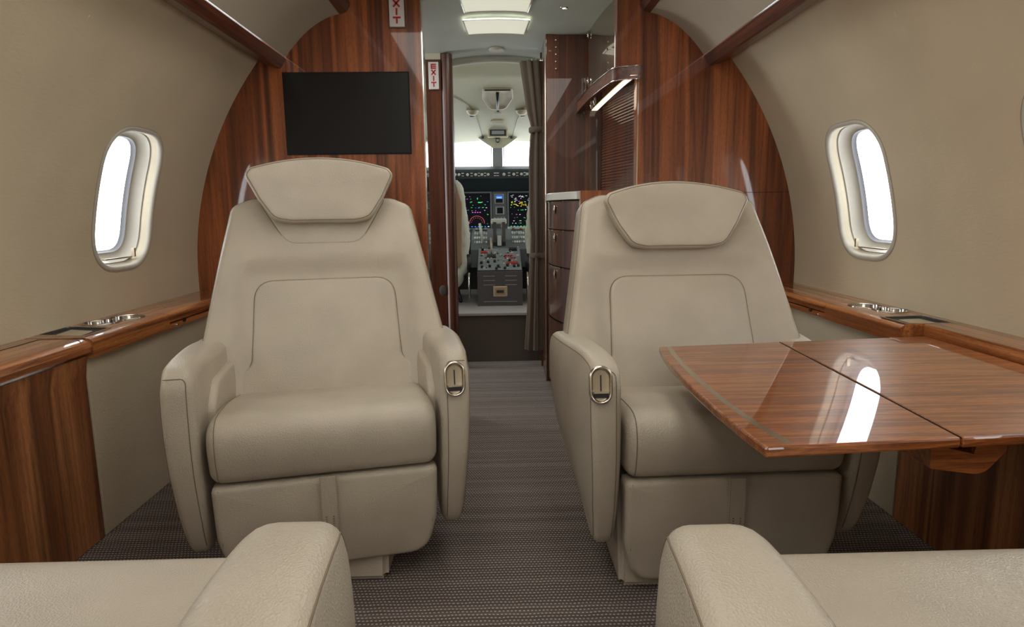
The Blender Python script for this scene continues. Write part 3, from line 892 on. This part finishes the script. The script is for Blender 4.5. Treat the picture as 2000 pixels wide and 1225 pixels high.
# galley lower cabinet with bowed drawer front
G = tag(empty('galley_cabinet', (.45, 2.80, 0)), 'dark glossy bowed galley cabinet with drawers beside the aisle', 'cabinet')
gx, gy = .45, 2.80
def bowx(t, z=0):   # t 0..1 along y from near to far
    return .332-.085*math.sin(t*PI/2)**1.0 - .012*math.sin(t*PI)
def gy_(t): return YG+.005+t*(3.042-YG)
def bow_strip(name, z0, z1, off, mat, parent, t0=0, t1=1, n=16, th=.012):
    V = []; F = []
    for i in range(n+1):
        t = t0+(t1-t0)*i/n; x = bowx(t)-off; y = gy_(t)
        V += [(x-gx, y-gy, z0), (x-gx, y-gy, z1), (x+th-gx, y-gy, z1), (x+th-gx, y-gy, z0)]
    for i in range(n):
        a = i*4; b = a+4
        for k in range(4): F.append((a+k, a+(k+1) % 4, b+(k+1) % 4, b+k))
    F.append((0, 1, 2, 3)); F.append(tuple(n*4+k for k in range(4)))
    o = link_mesh(name, V, F, mat, parent, True)
    try: o.data.set_sharp_from_angle(angle=math.radians(35))
    except Exception: pass
    return o
box('cabinet_body', .345-gx, .60-gx, YG-gy, 3.045-gy, 0, .87, M['wood_dark'], G)
zs = [.05, .355, .615, .765, .868]
zs = [.04, .345, .585, .745, .868]
for a, b in zip(zs, zs[1:]):
    d = bow_strip('drawer', a+.003, b-.003, 0, M['wood_dark'], G)
    bow_strip('edge_strip', b-.005, b-.0005, .002, M['chrome'], d, th=.005)
    if a > .1:
        t = .50; zc_ = b-.035; x = bowx(t)-.003; y = gy_(t)
        lathe('latch', [(0, .004), (.006, .0045), (.007, .003), (.009, .0035), (.012, .002), (.013, -.001)], M['nickel'], d, lambda px_, py_, pz_, x=x, y=y, zc_=zc_: (x-pz_-gx, y+px_-gy, zc_+py_*1.5), 20)
# counter
cp = [(.60, YG), (bowx(0)-.006, YG), *[(bowx(t/12)-.012, gy_(t/12)) for t in range(1, 13)], (.60, 3.045)]
tag(prism('stone_countertop', cp, .872, .904, lambda u, v, a: (u, v, a), M['marble'], None, .003), 'pale stone countertop on the galley cabinet', 'countertop')
# counter lip over the bulkhead step
# tambour back wall
Tm = tag(empty('tambour_door', (.532, 2.832, .905), math.atan2(.071, .44)), 'dark ribbed roller door at the back of the galley niche', 'door')
V = []; F = []; nn = 0
zz = 0.0
prof = []
while zz < .40:
    for k in range(4):
        a = PI*k/3; prof.append((.0045*math.sin(a), zz+.0115*k/3))
    zz += .0125
for y in (-.205, .205):
    for d, z in prof: V.append((-d, y, z))
n = len(prof)
for i in range(n-1): F.append((i, i+1, n+i+1, n+i))
tb = link_mesh('ribbed_curtain', V, F, M['wood_dark'], Tm, True)
try: tb.data.set_sharp_from_angle(angle=math.radians(70))
except Exception: pass
box('backing', .001, .02, -.205, .205, 0, .44, M['wood_dark'], Tm)

# upper cabinet with glossy door, valance and strip light
U = tag(empty('galley_upper_cabinet', (.5, 2.82, 1.35)), 'glossy wall cabinet above the galley counter with a curved lower valance', 'cabinet')
ux, uy, uz = .5, 2.82, 1.35
box('cabinet_body', .480-ux, .60-ux, YG-uy, 3.045-uy, 1.352-uz, CZ+.01-uz, M['wood_dark'], U)
def fac(t):  # facade curve in plan
    return (.470-.042*t, YG+.002+(.42)*t)
V = []; F = []
n = 10
for i in range(n+1):
    t = i/n; x, y = fac(t); x -= .006*math.sin(PI*t)
    V += [(x-ux, y-uy, .02), (x-ux, y-uy, CZ-uz), (x+.012-ux, y-uy, CZ-uz), (x+.012-ux, y-uy, .02)]
for i in range(n):
    a = i*4; b = a+4
    for k in range(4): F.append((a+k, a+(k+1) % 4, b+(k+1) % 4, b+k))
F += [(0, 1, 2, 3), tuple(n*4+k for k in range(4))]
M['mirror_door'] = plain('tinted_mirror_door', (.42, .34, .26), .03, .9)
dr = link_mesh('cabinet_door', V, F, M['mirror_door'], U)
dr.data.set_sharp_from_angle(angle=math.radians(35))
box('edge_strip', .4685-ux, .4725-ux, YG-.004-uy, YG+.002-uy, .02, CZ-uz, M['chrome'], dr)
lathe('latch', [(0, .004), (.006, .0045), (.007, .003), (.009, .0035), (.012, .002), (.013, -.001)], M['nickel'], dr, lambda a, b, c: (.424-c-ux, 3.0+a-uy, 1.60+b*1.5-uz), 20)
lathe('latch', [(0, .004), (.006, .0045), (.007, .003), (.009, .0035), (.012, .002), (.013, -.001)], M['nickel'], dr, lambda a, b, c: (.424-c-ux, 3.0+a-uy, 1.40+b*1.5-uz), 20)
# valance: bows out over the counter, falls toward the far end
def val(t):
    x = .548-.080*min(1, t/.06)**.7-.088*t+.0-.012*math.sin(PI*t)
    return x, YG-.080+.53*t
V = []; F = []; n = 24
for i in range(n+1):
    t = i/n; x, y = val(t); zt = 1.366-.050*t**1.3; zb = 1.318-.050*t**1.3
    x = max(x, .30)
    V += [(x-ux, y-uy, zb-uz), (x-ux, y-uy, zt-uz), (x+.014-ux, y-uy, zt-uz), (x+.014-ux, y-uy, zb-uz)]
for i in range(n):
    a = i*4; b = a+4
    for k in range(4): F.append((a+k, a+(k+1) % 4, b+(k+1) % 4, b+k))
F += [(0, 1, 2, 3), tuple(n*4+k for k in range(4))]
vv = link_mesh('valance', V, F, M['wood_beam'], U); vv.data.set_sharp_from_angle(angle=math.radians(40))
tube('chrome_edge', [((max(val(i/n)[0], .30))-.002-ux, val(i/n)[1]-uy, 1.318-.050*(i/n)**1.3-uz) for i in range(n+1)], .0022, M['chrome'], vv)
tube('chrome_edge', [((max(val(i/n)[0], .30))-.002-ux, val(i/n)[1]-uy, 1.366-.050*(i/n)**1.3-uz) for i in range(n+1)], .0014, M['chrome'], vv)
# under-cabinet floor, sloping with the valance
V = []; F = []
for i in range(n+1):
    t = i/n; x, y = val(t); x = max(x, .30)+.012; z = 1.332-.050*t**1.3
    V += [(x-ux, y-uy, z-uz), (.552-.070*t-ux, y-uy, z-uz)]
for i in range(n): F.append((2*i, 2*i+1, 2*i+3, 2*i+2))
link_mesh('underside', V, F, M['mirror_door'], U)
V = []; F = []
for i in range(n+1):
    t = i/n; x, y = val(t); z = 1.330-.050*t**1.3
    V += [(.518-.070*t-ux, y-uy, z-uz), (.545-.070*t-ux, y-uy, z-uz)]
for i in range(n): F.append((2*i, 2*i+1, 2*i+3, 2*i+2))
link_mesh('strip_light', V, F, M['strip'], U)
for yk in (2.86, 2.95):
    tube('cabinet_pull', [(.435-ux, yk-uy, -.03), (.432-ux, yk-uy, -.045), (.434-ux, yk+.004-uy, -.075)], .007, M['nickel'], U, False, 8)
# closet panel that ends the galley, facing aft
K = tag(empty('closet_panel', (.25, 3.05, 0)), 'dark glossy wood closet between the galley and the cockpit doorway', 'cabinet')
box('closet_body', -.012, .75, .003, .24, 0, CZ-.012, M['wood_dark'], K, .004)
box('edge_strip', -.0165, -.012, -.001, .012, 0, CZ-.02, M['nickel'], K)
bm = bmesh.new()
for k in range(5):
    z = 1.60-.031*k-.01
    bmesh.ops.create_uvsphere(bm, u_segments=10, v_segments=6, radius=.0045, matrix=Matrix.Translation((.035, -.001, z)))
from_bm('screw_caps', bm, M['nickel'], K, True)

# galley outer side and vestibule left side
struct(box('wall_galley_side', .60, 1.25, YB+.046, 3.30, 0, 1.68, M['wood_dark']), 'galley outer wall')
struct(box('wall_entry_side', -1.15, -1.05, YB+.046, 3.04, 0, 1.68, M['wood_dark']), 'entry side wall')  # unseen wall, made dark and extended to cut daylight reflected by the drawers
E2 = 3.34
struct(box('wall_entry_front', -1.15, -.262, E2, E2+.05, 0, 1.575, M['wood_dark']), 'dark wood partition left of the cockpit doorway')
struct(box('wall_entry_header', -1.15, -.262, E2+.002, E2+.045, 1.575, 1.66, M['cockpit_shell']), 'cream header above the dark partition')
pt = lathe('doorway_post', [(.030, 0), (.030, 1.60)], M['wood_post'], None, lambda x, y, z: (-.234+x, E2+.02+y*1.2, z), 28)
tag(pt, 'dark glossy rounded post left of the cockpit doorway', 'post')
exit_sign((-.297, E2, 1.562), .050, .130, 'white and red vertical exit sign on the dark post beside the cockpit doorway')
lp_ = tag(lathe('latch_plate', [(0, .004), (.012, .004), (.018, .002), (.019, 0)], M['pedestal_brown'], None, lambda x, y, z: (-.282+x, E2-z, .42+y*1.5), 20), 'small oval latch plate low on the dark partition', 'latch')
# cockpit step
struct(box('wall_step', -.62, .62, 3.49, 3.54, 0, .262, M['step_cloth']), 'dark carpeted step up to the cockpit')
struct(box('floor_cockpit', -.85, .87, 3.475, 5.2, .262, .275, M['grey_carpet']), 'light grey cockpit floor')
struct(box('wall_doorway_right', .235, .75, 3.36, 3.41, 0, 1.64, M['wood_dark']), 'dark partition right of the cockpit doorway')

# curtain, gathered by a band
def curtain():
    Cn = tag(empty('curtain', (.205, 3.33, .10)), 'brown gathered curtain tied with a band at the right of the cockpit doorway', 'curtain')
    V = []; F = []; rows = 46; cols = 72
    for r in range(rows+1):
        z = 1.46*r/rows
        # width and centre by height
        hwz = interp(z, [(0, .046), (.2, .040), (.45, .034), (.60, .028), (.68, .034), (1.0, .036), (1.10, .030), (1.15, .024), (1.22, .036), (1.46, .048)])
        cxz = interp(z, [(0, -.005), (.5, .006), (1.12, .012), (1.46, -.018)])
        for c in range(cols):
            t = 2*PI*c/cols; amp = 1+.24*math.sin(7*t+z*1.2)+.08*math.sin(13*t-z*2)
            V.append((cxz+hwz*math.cos(t)*amp, .030*math.sin(t)*amp, z))
    for r in range(rows):
        for c in range(cols): F.append((r*cols+c, r*cols+(c+1) % cols, (r+1)*cols+(c+1) % cols, (r+1)*cols+c))
    link_mesh('curtain_cloth', V, F, M['curtain'], Cn)
    for z in (.50, 1.13):
        lathe('tie_band', [(.036, z-.014), (.040, z-.008), (.040, z+.008), (.036, z+.014)], M['curtain'], Cn, lambda x, y, zz: (x+.008, y, zz), 24)
    for q in range(4):
        lathe('curtain_ring', [(.004, 1.455), (.007, 1.46), (.007, 1.468), (.004, 1.474)], M['chrome'], Cn, lambda x, y, zz, q=q: (x-.035+q*.022, y, zz), 12)
curtain()

# ------------------------------------------------------------------ cockpit
def surf_z(y): return interp(y, [(3.48, 1.665), (3.62, 1.650), (3.70, 1.598), (3.9, 1.553), (4.2, 1.470), (4.62, 1.335)])
V = []; F = []
ys = [3.48, 3.55, 3.62, 3.66, 3.70, 3.76, 3.9, 4.05, 4.2, 4.35, 4.5, 4.62]; n = 20
for y in ys:
    for i in range(n+1):
        x = -.85+1.70*i/n; V.append((x+.01, y, surf_z(y)-.16*x*x-.02))
for j in range(len(ys)-1):
    for i in range(n): F.append((j*(n+1)+i, j*(n+1)+i+1, (j+1)*(n+1)+i+1, (j+1)*(n+1)+i))
struct(link_mesh('ceiling_cockpit', V, F, M['cockpit_shell']), 'pale green cockpit ceiling')
# header arch strip
arch = []
for i in range(15):
    x = -.25+.50*i/14; arch.append((x+.01, 3.472, 1.597-.45*x*x))
struct(tube('trim_9', arch, .006, M['track'], None, False, 6), 'dark seal across the cockpit doorway head')
struct(prism('wall_doorway_head', [(p[0], p[2]) for p in arch]+[(.80, 1.56), (.80, 1.72), (-.80, 1.72), (-.80, 1.56)], 3.475, 3.52, lambda u, v, a: (u, a, v), M['ceiling']), 'doorway head')
for s in (-1, 1):
    struct(box('wall_cockpit_'+('left' if s < 0 else 'right'), *sorted((.01+s*.84, .01+s*.86)), 3.545, 5.0, .27, 1.08, M['cockpit_shell']), 'cockpit side wall')
    struct(box('wall_cockpit_upper_'+('left' if s < 0 else 'right'), *sorted((.01+s*.84, .01+s*.86)), 3.545, 4.0, 1.08, 1.62, M['cockpit_shell']), 'upper cockpit side wall')
for s in (-1, 1):
    tube_o = tube('trim_%d' % (10 if s < 0 else 11), [(.02+s*x, y, surf_z(y)-.16*x*x-.022) for x, y in ((.27, 3.95), (.20, 4.05), (.16, 4.15), (.13, 4.3), (.115, 4.45), (.10, 4.6))], .0022, M['track'], None, False, 5)
    struct(tube_o, 'curved joint in the cockpit ceiling')
struct(box('wall_cockpit_front', -.86, .88, 4.575, 4.60, .262, 1.06, M['black']), 'dark cockpit front wall below the instrument panel')
struct(prism('trim_12', [(-.115, 1.36), (.165, 1.36), (.155, 1.325), (.062, 1.262), (-.015, 1.262), (-.110, 1.325)], 4.555, 4.60, lambda u, v, a: (u, a, v), M['cockpit_shell'], None, .004), 'cream point of the cockpit ceiling above the windshield post')
# windshield
WS = struct(empty('window_11'), 'cockpit windshield')
box('windshield_post', -.014, .054, 4.60, 4.66, 1.06, 1.36, M['frame_grey'], WS, .006)
box('windshield_post', .060, .066, 4.60, 4.63, 1.06, 1.33, M['frame_grey'], WS)
box('windshield_post', -.026, -.020, 4.60, 4.63, 1.06, 1.33, M['frame_grey'], WS)
box('windshield_post', -.305, -.285, 4.60, 4.63, 1.06, 1.33, M['frame_grey'], WS)
box('windshield_glass', -.84, -.03, 4.63, 4.634, 1.06, 1.34, M['glass'], WS)
box('windshield_glass', .07, .86, 4.63, 4.634, 1.06, 1.34, M['glass'], WS)
# ceiling parts
VZ = lambda y, x=.02: surf_z(y)-.16*(x-.01)**2-.02
Hh = tag(empty('escape_hatch_handle', (.022, 4.02, VZ(4.02))), 'black grab handle in a D-shaped recess of the cockpit ceiling', 'handle')
def on_ceil(u, v, a, y0=4.02, x0=.022):  # u across, v forward, a down
    y = y0+v; return (u, v, VZ(y, x0+u)-VZ(y0)-a)
rec = round_poly([(-.088, -.135, .02), (.088, -.135, .02), (.094, -.02, .05), (.050, .135, .05), (-.050, .135, .05), (-.094, -.02, .05)], 6)
V = [on_ceil(u, v, a) for a, sc_ in ((.002, 1.0), (.010, .97), (.010, .90), (.002, .86), (.0015, .5)) for u, v in [(p[0]*sc_, p[1]*sc_) for p in rec]]
n = len(rec); F = [(i*n+k, i*n+(k+1) % n, (i+1)*n+(k+1) % n, (i+1)*n+k) for i in range(4) for k in range(n)]+[tuple(4*n+k for k in range(n))]
link_mesh('recess_dish', V, F, M['cockpit_shell2'], Hh)
tube('grab_bar', [on_ceil(0, v, a) for v, a in ((-.085, .006), (-.075, .020), (-.03, .026), (.02, .024), (.075, .022), (.095, .008))], .010, M['black'], Hh, False, 10)
tube('dark_edge', [on_ceil(u, -.128, .008) for u in (-.075, 0, .075)], .0055, M['black'], Hh, False, 6)
for i, (x, y) in enumerate(((-.135, 4.18), (.175, 4.18))):
    A_ = tag(empty('ceiling_air_vent', (x, y, VZ(y, x))), 'cream domed fitting with a black nozzle in the cockpit ceiling, %s of the grab handle' % ('left' if i == 0 else 'right'), 'vent', 'cockpit ceiling nozzles')
    lathe('dome', [(0, -.028), (.018, -.026), (.032, -.016), (.040, 0)], M['cockpit_shell2'], A_, lambda a, b, c: (a, b*1.2, c), 24)
    lathe('nozzle', [(0, -.018), (.012, -.018), (.016, -.008), (.014, .004)], M['black'], A_, lambda a, b, c: (a+(-.006 if i == 0 else .006), b+.052, c-.012), 16)
# small emblem (plain mark), grille, display, compass
Em = tag(empty('emblem', (.025, 4.19, VZ(4.19)-.001)), 'tiny round maker emblem with a line of lettering on the cockpit ceiling', 'emblem')
lathe('round_mark', [(.006, -.0012), (.0075, -.0022), (.009, -.0012)], M['pedestal_brown'], Em, lambda a, b, c: (a, b, c-b*.28), 16)
bm = bmesh.new()
for k in range(9): add_box(bm, -.020+k*.0046, -.020+k*.0046+.0034, .020, .025, -.0098, -.0085)
from_bm('lettering', bm, M['pedestal_brown'], Em)
Sp = tag(empty('speaker_grille', (.022, 4.33, VZ(4.33))), 'cream oval speaker grille in the cockpit ceiling', 'speaker')
og = round_poly([(-.045, -.022, .02), (.045, -.022, .02), (.045, .022, .02), (-.045, .022, .02)], 5)
sl_ = lambda u, v, a: (u, v, VZ(4.33+v, .022+u)-VZ(4.33)-a)
prism('grille_body', og, .0, .007, sl_, M['cockpit_shell2'], Sp)
bm = bmesh.new()
for r in range(4):
    for c in range(14):
        p = sl_(-.036+c*.0055+(r % 2)*.0027, -.013+r*.0085, .0072); add_box(bm, p[0]-.0012, p[0]+.0012, p[1]-.0018, p[1]+.0018, p[2]-.0006, p[2]+.0006)
from_bm('holes', bm, M['track'], Sp)
Dp = tag(empty('overhead_display', (.024, 4.47, VZ(4.47)-.012)), 'small framed digital display at the front of the cockpit ceiling', 'display')
box('display_frame', -.068, .068, -.018, .012, -.030, .032, M['cockpit_shell2'], Dp, .006)
box('display_bezel', -.055, .055, -.022, -.012, -.022, .022, M['black'], Dp, .002)
box('display_window', -.042, .042, -.0235, -.021, -.012, .012, M['key_grey'], Dp)
Cp = tag(empty('magnetic_compass', (.022, 4.55, VZ(4.55))), 'small black compass hanging at the top of the windshield', 'compass')
box('compass_mount', -.020, .020, -.01, .01, -.012, .004, M['black'], Cp, .003)
lathe('compass_ball', [(0, -.018), (.010, -.014), (.014, 0), (.010, .014), (0, .018)], M['black'], Cp, lambda a, b, c: (a, b-.006, c-.028), 18)
lathe('compass_face', [(0, .0), (.009, .0), (.009, .002)], M['key_grey'], Cp, lambda a, b, c: (a, -.0205-c, b-.028), 16)
box('compass_stalk', -.003, .003, -.003, .003, -.075, -.045, M['cockpit_shell2'], Cp)
for i, x in enumerate((-.083, .118)):
    tag(lathe('sun_visor_clip', [(0, -.014), (.009, -.012), (.010, 0), (.010, .006)], M['black'], None, lambda a, b, c, x=x: (x+a, 4.55+b, VZ(4.55, x)+c-.002), 14),
        'small black clip at the windshield head, %s of the compass' % ('left' if i == 0 else 'right'), 'clip', 'windshield clips')
sv = tag(box('sun_visor', -.262, -.256, 3.95, 4.25, 1.20, 1.40, M['black'], None, .002), 'thin black side visor seen edge-on by the left of the windshield', 'visor')

# instrument panel
IP = tag(empty('instrument_panel', (.02, 4.5, .68)), 'grey cockpit instrument panel with two large lit displays', 'instrument panel')
box('panel_face', -.80, .82, .004, .06, -.06, .36, M['panel_grey'], IP)
prism('glareshield', [(-.02, .285), (-.075, .36), (-.072, .425), (-.02, .452), (.12, .44), (.12, .285)], -.80, .82, lambda u, v, a: (a, u, v), M['panel_dark'], IP, .006)
def glyph_screen(name, x0, x1, z0, z1, seed, arcs, yel):
    D = empty(name, (0, 0, 0)); D.parent = IP
    bw = .010
    bm = bmesh.new()
    add_box(bm, x0-bw, x1+bw, -.006, .004, z0-bw, z0); add_box(bm, x0-bw, x1+bw, -.006, .004, z1, z1+bw)
    add_box(bm, x0-bw, x0, -.006, .004, z0, z1); add_box(bm, x1, x1+bw, -.006, .004, z0, z1)
    from_bm('display_frame', bm, M['key_grey_d'], D)
    mats = [M['e_screen'], M['e_green'], M['e_magenta'], M['e_white'], M['e_yellow'], M['e_blue'], M['e_red']]
    bm = bmesh.new(); rnd = random.Random(seed); y = -.001
    add_box(bm, x0, x1, y, .003, z0, z1, 0)
    W_ = x1-x0; H_ = z1-z0
    def mk(u, v, w_, h_, mi): add_box(bm, x0+u*W_, x0+(u+w_)*W_, y-.001, y-.0004, z0+v*H_, z0+(v+h_)*H_, mi)
    for k in range(46):
        u = rnd.uniform(.04, .9); v = rnd.choice([.12, .2, .28, .38, .5, .58, .66, .74, .82, .9])+rnd.uniform(-.01, .01)
        if arcs and .1 < u < .85 and v < .4: continue
        mk(u, v, rnd.choice([.02, .03, .05]), .014, rnd.choice([1, 1, 1, 2, 3, 5] if not yel else [1, 1, 3, 3, 2]))
    for k in range(8): mk(.05+k*.12, .03, .06, .022, rnd.choice([1, 3, 5, 1]))
    if arcs:
        for k in range(17):
            a = PI*k/16; mk(.5+.27*math.cos(a)-.01, .14+.20*math.sin(a), .026, .016, 6)
            if k % 2: mk(.5+.20*math.cos(a)-.01, .14+.15*math.sin(a), .02, .012, 6)
        for k in range(4): mk(.33+k*.09, .44, .05, .022, 2)
        mk(.55, .72, .13, .03, 1); mk(.52, .82, .03, .05, 1)
    if yel:
        for k in range(26): mk(.06+rnd.random()*.80, .60+rnd.random()*.15, .05, .014, 4)
        for k in range(18): mk(.06+rnd.random()*.86, .76+rnd.random()*.18, .05, .010, 3)
    from_bm('display_screen', bm, mats, D)
M['key_grey_d'] = plain('display_frame_grey', (.19, .205, .21), .45)
glyph_screen('flight_display', -.246, -.056, .033, .272, 5, True, False)
glyph_screen('flight_display', .072, .262, .033, .272, 11, False, True)
glyph_screen('flight_display', .31, .50, .033, .272, 12, False, False)
glyph_screen('flight_display', -.51, -.32, .033, .272, 13, False, False)
box('centre_stack', -.040, .058, -.004, .004, .01, .285, M['panel_grey'], IP, .002)
sd = empty('standby_instrument', (.006, -.006, .232)); sd.parent = IP
box('bezel', -.033, .033, -.003, .0, -.034, .034, M['key_grey'], sd, .003)
bm = bmesh.new(); add_box(bm, -.024, .024, -.005, -.002, -.026, .026, 0); add_box(bm, -.022, .022, -.0056, -.0049, .0, .022, 1); add_box(bm, -.016, .016, -.006, -.0055, .006, .010, 2)
from_bm('instrument_screen', bm, [M['e_screen'], M['e_blue'], M['e_white']], sd)
sd = empty('radio_display', (.010, -.006, .152)); sd.parent = IP
box('bezel', -.032, .032, -.003, .0, -.028, .028, M['key_grey'], sd, .003)
box('radio_screen', -.020, .020, -.005, -.002, -.020, .020, M['e_screen'], sd)
for k in range(4):
    box('key', -.034+k*.022, -.018+k*.022, -.010, -.004, .085, .105, M['key_grey'], IP, .002)
lathe('gear_lever', [(.006, 0), (.006, .03), (.008, .034), (.008, .044), (.0, .046)], M['knob_white'], IP, lambda a, b, c: (.022+a, -.012+b, .035+c), 12)
# guidance knobs along the glareshield
KN = []
gp = box('guidance_panel', -.33, .33, -.086, -.070, .364, .418, M['panel_dark'], IP, .003)
first = None
for i, x in enumerate([-.288, -.262, -.205, -.150, -.108, -.066, .040, .106, .158, .196, .235]):
    o = lathe('knob', [(.0, .016), (.0085, .016), (.0105, .0), ], M['knob_white'], gp, lambda a, b, c, x=x: (x+a, -.086-c, .393+b), 14)
bm = bmesh.new()
for x in [-.238, -.178, -.128, -.087, -.020, -.002, .075, .130, .180, .215]:
    for dz in (-.011, .006): add_box(bm, x-.008, x+.008, -.091, -.085, .393+dz, .393+dz+.006)
from_bm('keys', bm, M['knob_white'], gp)

# centre pedestal
P_ = tag(empty('centre_pedestal', (.02, 3.745, .275)), 'cockpit centre pedestal covered with switches and levers', 'console')
pm = M['pedestal_brown']
prism('pedestal_body', [(0, 0), (0, .205), (.36, .325), (.50, .40), (.74, .425), (.74, 0)], -.134, .132, lambda u, v, a: (a, u, v), pm, P_, .003)
prism('side_wing', [(.32, .20), (.32, .315), (.50, .405), (.74, .43), (.74, .20)], -.182, .186, lambda u, v, a: (a, u, v), M['panel_grey'], P_, .003)
def top_z(y): return interp(y, [(0, .207), (.36, .327), (.50, .407), (.74, .432)])
def slope(y): return math.atan2(top_z(y+.02)-top_z(y-.02), .04)
# top plates
V = []; F = []
yy = [.004, .12, .24, .35]
for y in yy: V += [(-.130, y, top_z(y)+.003), (.128, y, top_z(y)+.003)]
for i in range(3): F.append((2*i, 2*i+1, 2*i+3, 2*i+2))
M['deck_grey'] = plain('deck_grey', (.21, .24, .25), .45)
link_mesh('switch_deck', V, F, M['deck_grey'], P_)
V = []; F = []
yy = [.37, .44, .50, .62, .73]
for y in yy: V += [(-.178, y, top_z(y)+.003), (.182, y, top_z(y)+.003)]
for i in range(4): F.append((2*i, 2*i+1, 2*i+3, 2*i+2))
link_mesh('switch_deck', V, F, M['deck_grey'], P_)
rnd = random.Random(9)
def knob(x, y, r, h, mat, nm='knob'):
    z = top_z(y)+.002; a = slope(y)
    def fn(p, q, c): return (x+p, y+q*math.cos(a)-c*math.sin(a), z+q*math.sin(a)+c*math.cos(a))
    return lathe(nm, [(r*1.1, 0), (r, h*.9), (r*.8, h), (0, h)], mat, P_, fn, 10)
def key(x, y, w_, l_, h, mat, nm='key'):
    z = top_z(y)+.002; R_ = Matrix.Rotation(slope(y), 3, 'X')
    return box(nm, x-w_/2, x+w_/2, y-l_/2, y+l_/2, z, z+h, mat, P_, 0, R_)
for (x0, x1) in ((-.165, -.075), (.080, .168)):       # two keypads on the wings
    key((x0+x1)/2, .625, .082, .045, .004, M['panel_dark'], 'keypad_screen')
    for r in range(4):
        for c in range(6):
            key(x0+.008+c*(x1-x0-.016)/5, .40+r*.045, .010, .022, .008, M['knob_white'] if (r+c) % 4 else M['key_grey'])
for x in (-.150, -.090, .100): knob(x, .70, .009, .012, M['key_grey'])
key(.125, .712, .13, .018, .014, M['knob_white'], 'label_strip')
for x in (.10, .15): key(x, .69, .018, .02, .006, M['red'])
for x, y in ((-.105, .30), (-.105, .04), (-.06, .05), (-.01, .05), (.045, .06), (.085, .05), (-.11, .10), (-.07, .11), (-.03, .12), (.11, .055), (.06, .13), (.10, .30), (.03, .02), (-.02, .015)):
    knob(x, y, .008, .016, M['black'])
for k in range(60):
    x = rnd.uniform(-.12, .12); y = rnd.uniform(.02, .34)
    key(x, y, rnd.choice([.006, .010, .014]), rnd.choice([.006, .012]), .006, rnd.choice([M['knob_white'], M['key_grey'], M['black']]), 'switch')
key(.075, .10, .072, .030, .007, M['red'], 'guarded_switch')
key(-.095, .265, .045, .028, .006, M['red'], 'guarded_switch')
for k in range(7): key(.025+.018*(k % 4)+.012, .175+.035*(k//4), .013, .012, .007, M['red'], 'switch')
key(.085, .30, .050, .035, .012, M['black'], 'small_screen')
# throttle quadrant
for x in (-.028, .030):
    prism('throttle_lever', [(.36, .33), (.345, .36), (.47, .50), (.50, .50), (.47, .40)], x-.011, x+.011, lambda u, v, a: (a, u, v), M['pedestal_brown'], P_, .002)
box('throttle_grip', -.052, .050, .455, .49, .470, .505, M['knob_white'], P_, .008)
box('throttle_hub', -.012, .014, .34, .37, .335, .40, M['knob_white'], P_, .004)
tube('flap_lever', [(-.108, .40, .36), (-.118, .42, .44), (-.124, .43, .475)], .0085, M['knob_white'], P_, False, 8)
tube('trim_lever', [(-.050, .23, .29), (-.052, .27, .39)], .006, M['brass'], P_, False, 8)
key(-.050, .20, .055, .045, .010, M['black'], 'lever_slot')
# front face vents and latch
for r in range(4):
    for sx in (-1, 1):
        if r < 3: box('vent_slot', *sorted((sx*.030, sx*.098)), -.003, .0, .178-.026*r-.003, .178-.026*r+.001, M['key_grey_d'], P_)
box('vent_slot', -.098, .098, -.003, .0, .024, .028, M['key_grey_d'], P_)
lt = box('latch_frame', -.042, .042, -.006, .0, .055, .118, M['brass'], P_, .003)
box('latch_cup', -.030, .030, -.008, -.004, .066, .107, M['tan_board'], lt, .002)
box('latch_pull', -.021, .021, -.011, -.006, .078, .095, M['black'], lt, .003)

# pilot seats seen from behind
def pilot_seat(s, label):
    T = tag(empty('pilot_seat', (.01+s*.41, 3.86, .275)), label, 'seat')
    bo = round_poly([(-.19, .22, .03), (.19, .22, .03), (.20, .60, .03), (.165, .735, .04), (-.165, .735, .04), (-.20, .60, .03)], 6)
    slab('back_board', bo, .03, .008, lambda u, v, d: (u, d+.06*(v-.22), v), M['tan_board'], T, N=80, fr=4)
    def fl(u, v, d):
        q = noise.noise(Vector((u*40, v*40, d*40)))*.008
        return (u*1.03+q, .028+d+.06*(v-.22)+q, v+q)
    bo2 = round_poly([(-.215, .16, .05), (.215, .16, .05), (.235, .42, .05), (.20, .70, .05), (.165, .745, .05), (-.165, .745, .05), (-.20, .70, .05), (-.235, .42, .05)], 6)
    slab('sheepskin_back', bo2, .075, .03, fl, M['fleece'], T, N=120, fr=8)
    so = round_poly([(-.20, -.03, .06), (.20, -.03, .06), (.19, .18, .06), (-.19, .18, .06)], 6)
    def fs(u, v, d):
        q = noise.noise(Vector((u*40, v*40, d*40+7)))*.010
        return (u+q, v+.02+q, .30-d*1.4+q-.10*smooth01((.08-v)/.1))
    slab('sheepskin_cushion', so, .08, .03, fs, M['fleece'], T, N=120, fr=8)
    box('seat_frame', -.17, .17, .06, .42, .10, .19, M['black'], T, .01)
    for x in (-.15, .15):
        tube('support_leg', [(x, .10, .12), (x*1.1, .08, .05), (x*1.2, .04, .006)], .010, M['black'], T, False, 8)
    xx = -s*.235
    tube('adjust_lever', [(xx, -.02, .19), (xx+s*-.0, -.03, .11), (xx, -.02, .03)], .007, M['chrome'], T, False, 8)
    tube('release_handle', [(xx, -.045, .30), (xx-s*.004, -.06, .26), (xx, -.05, .21)], .012, M['black'], T, False, 8)
pilot_seat(-1, 'pilot seat with cream sheepskin and tan back board at the left of the cockpit')
pilot_seat(1, 'pilot seat with cream sheepskin mostly hidden behind the curtain at the right')
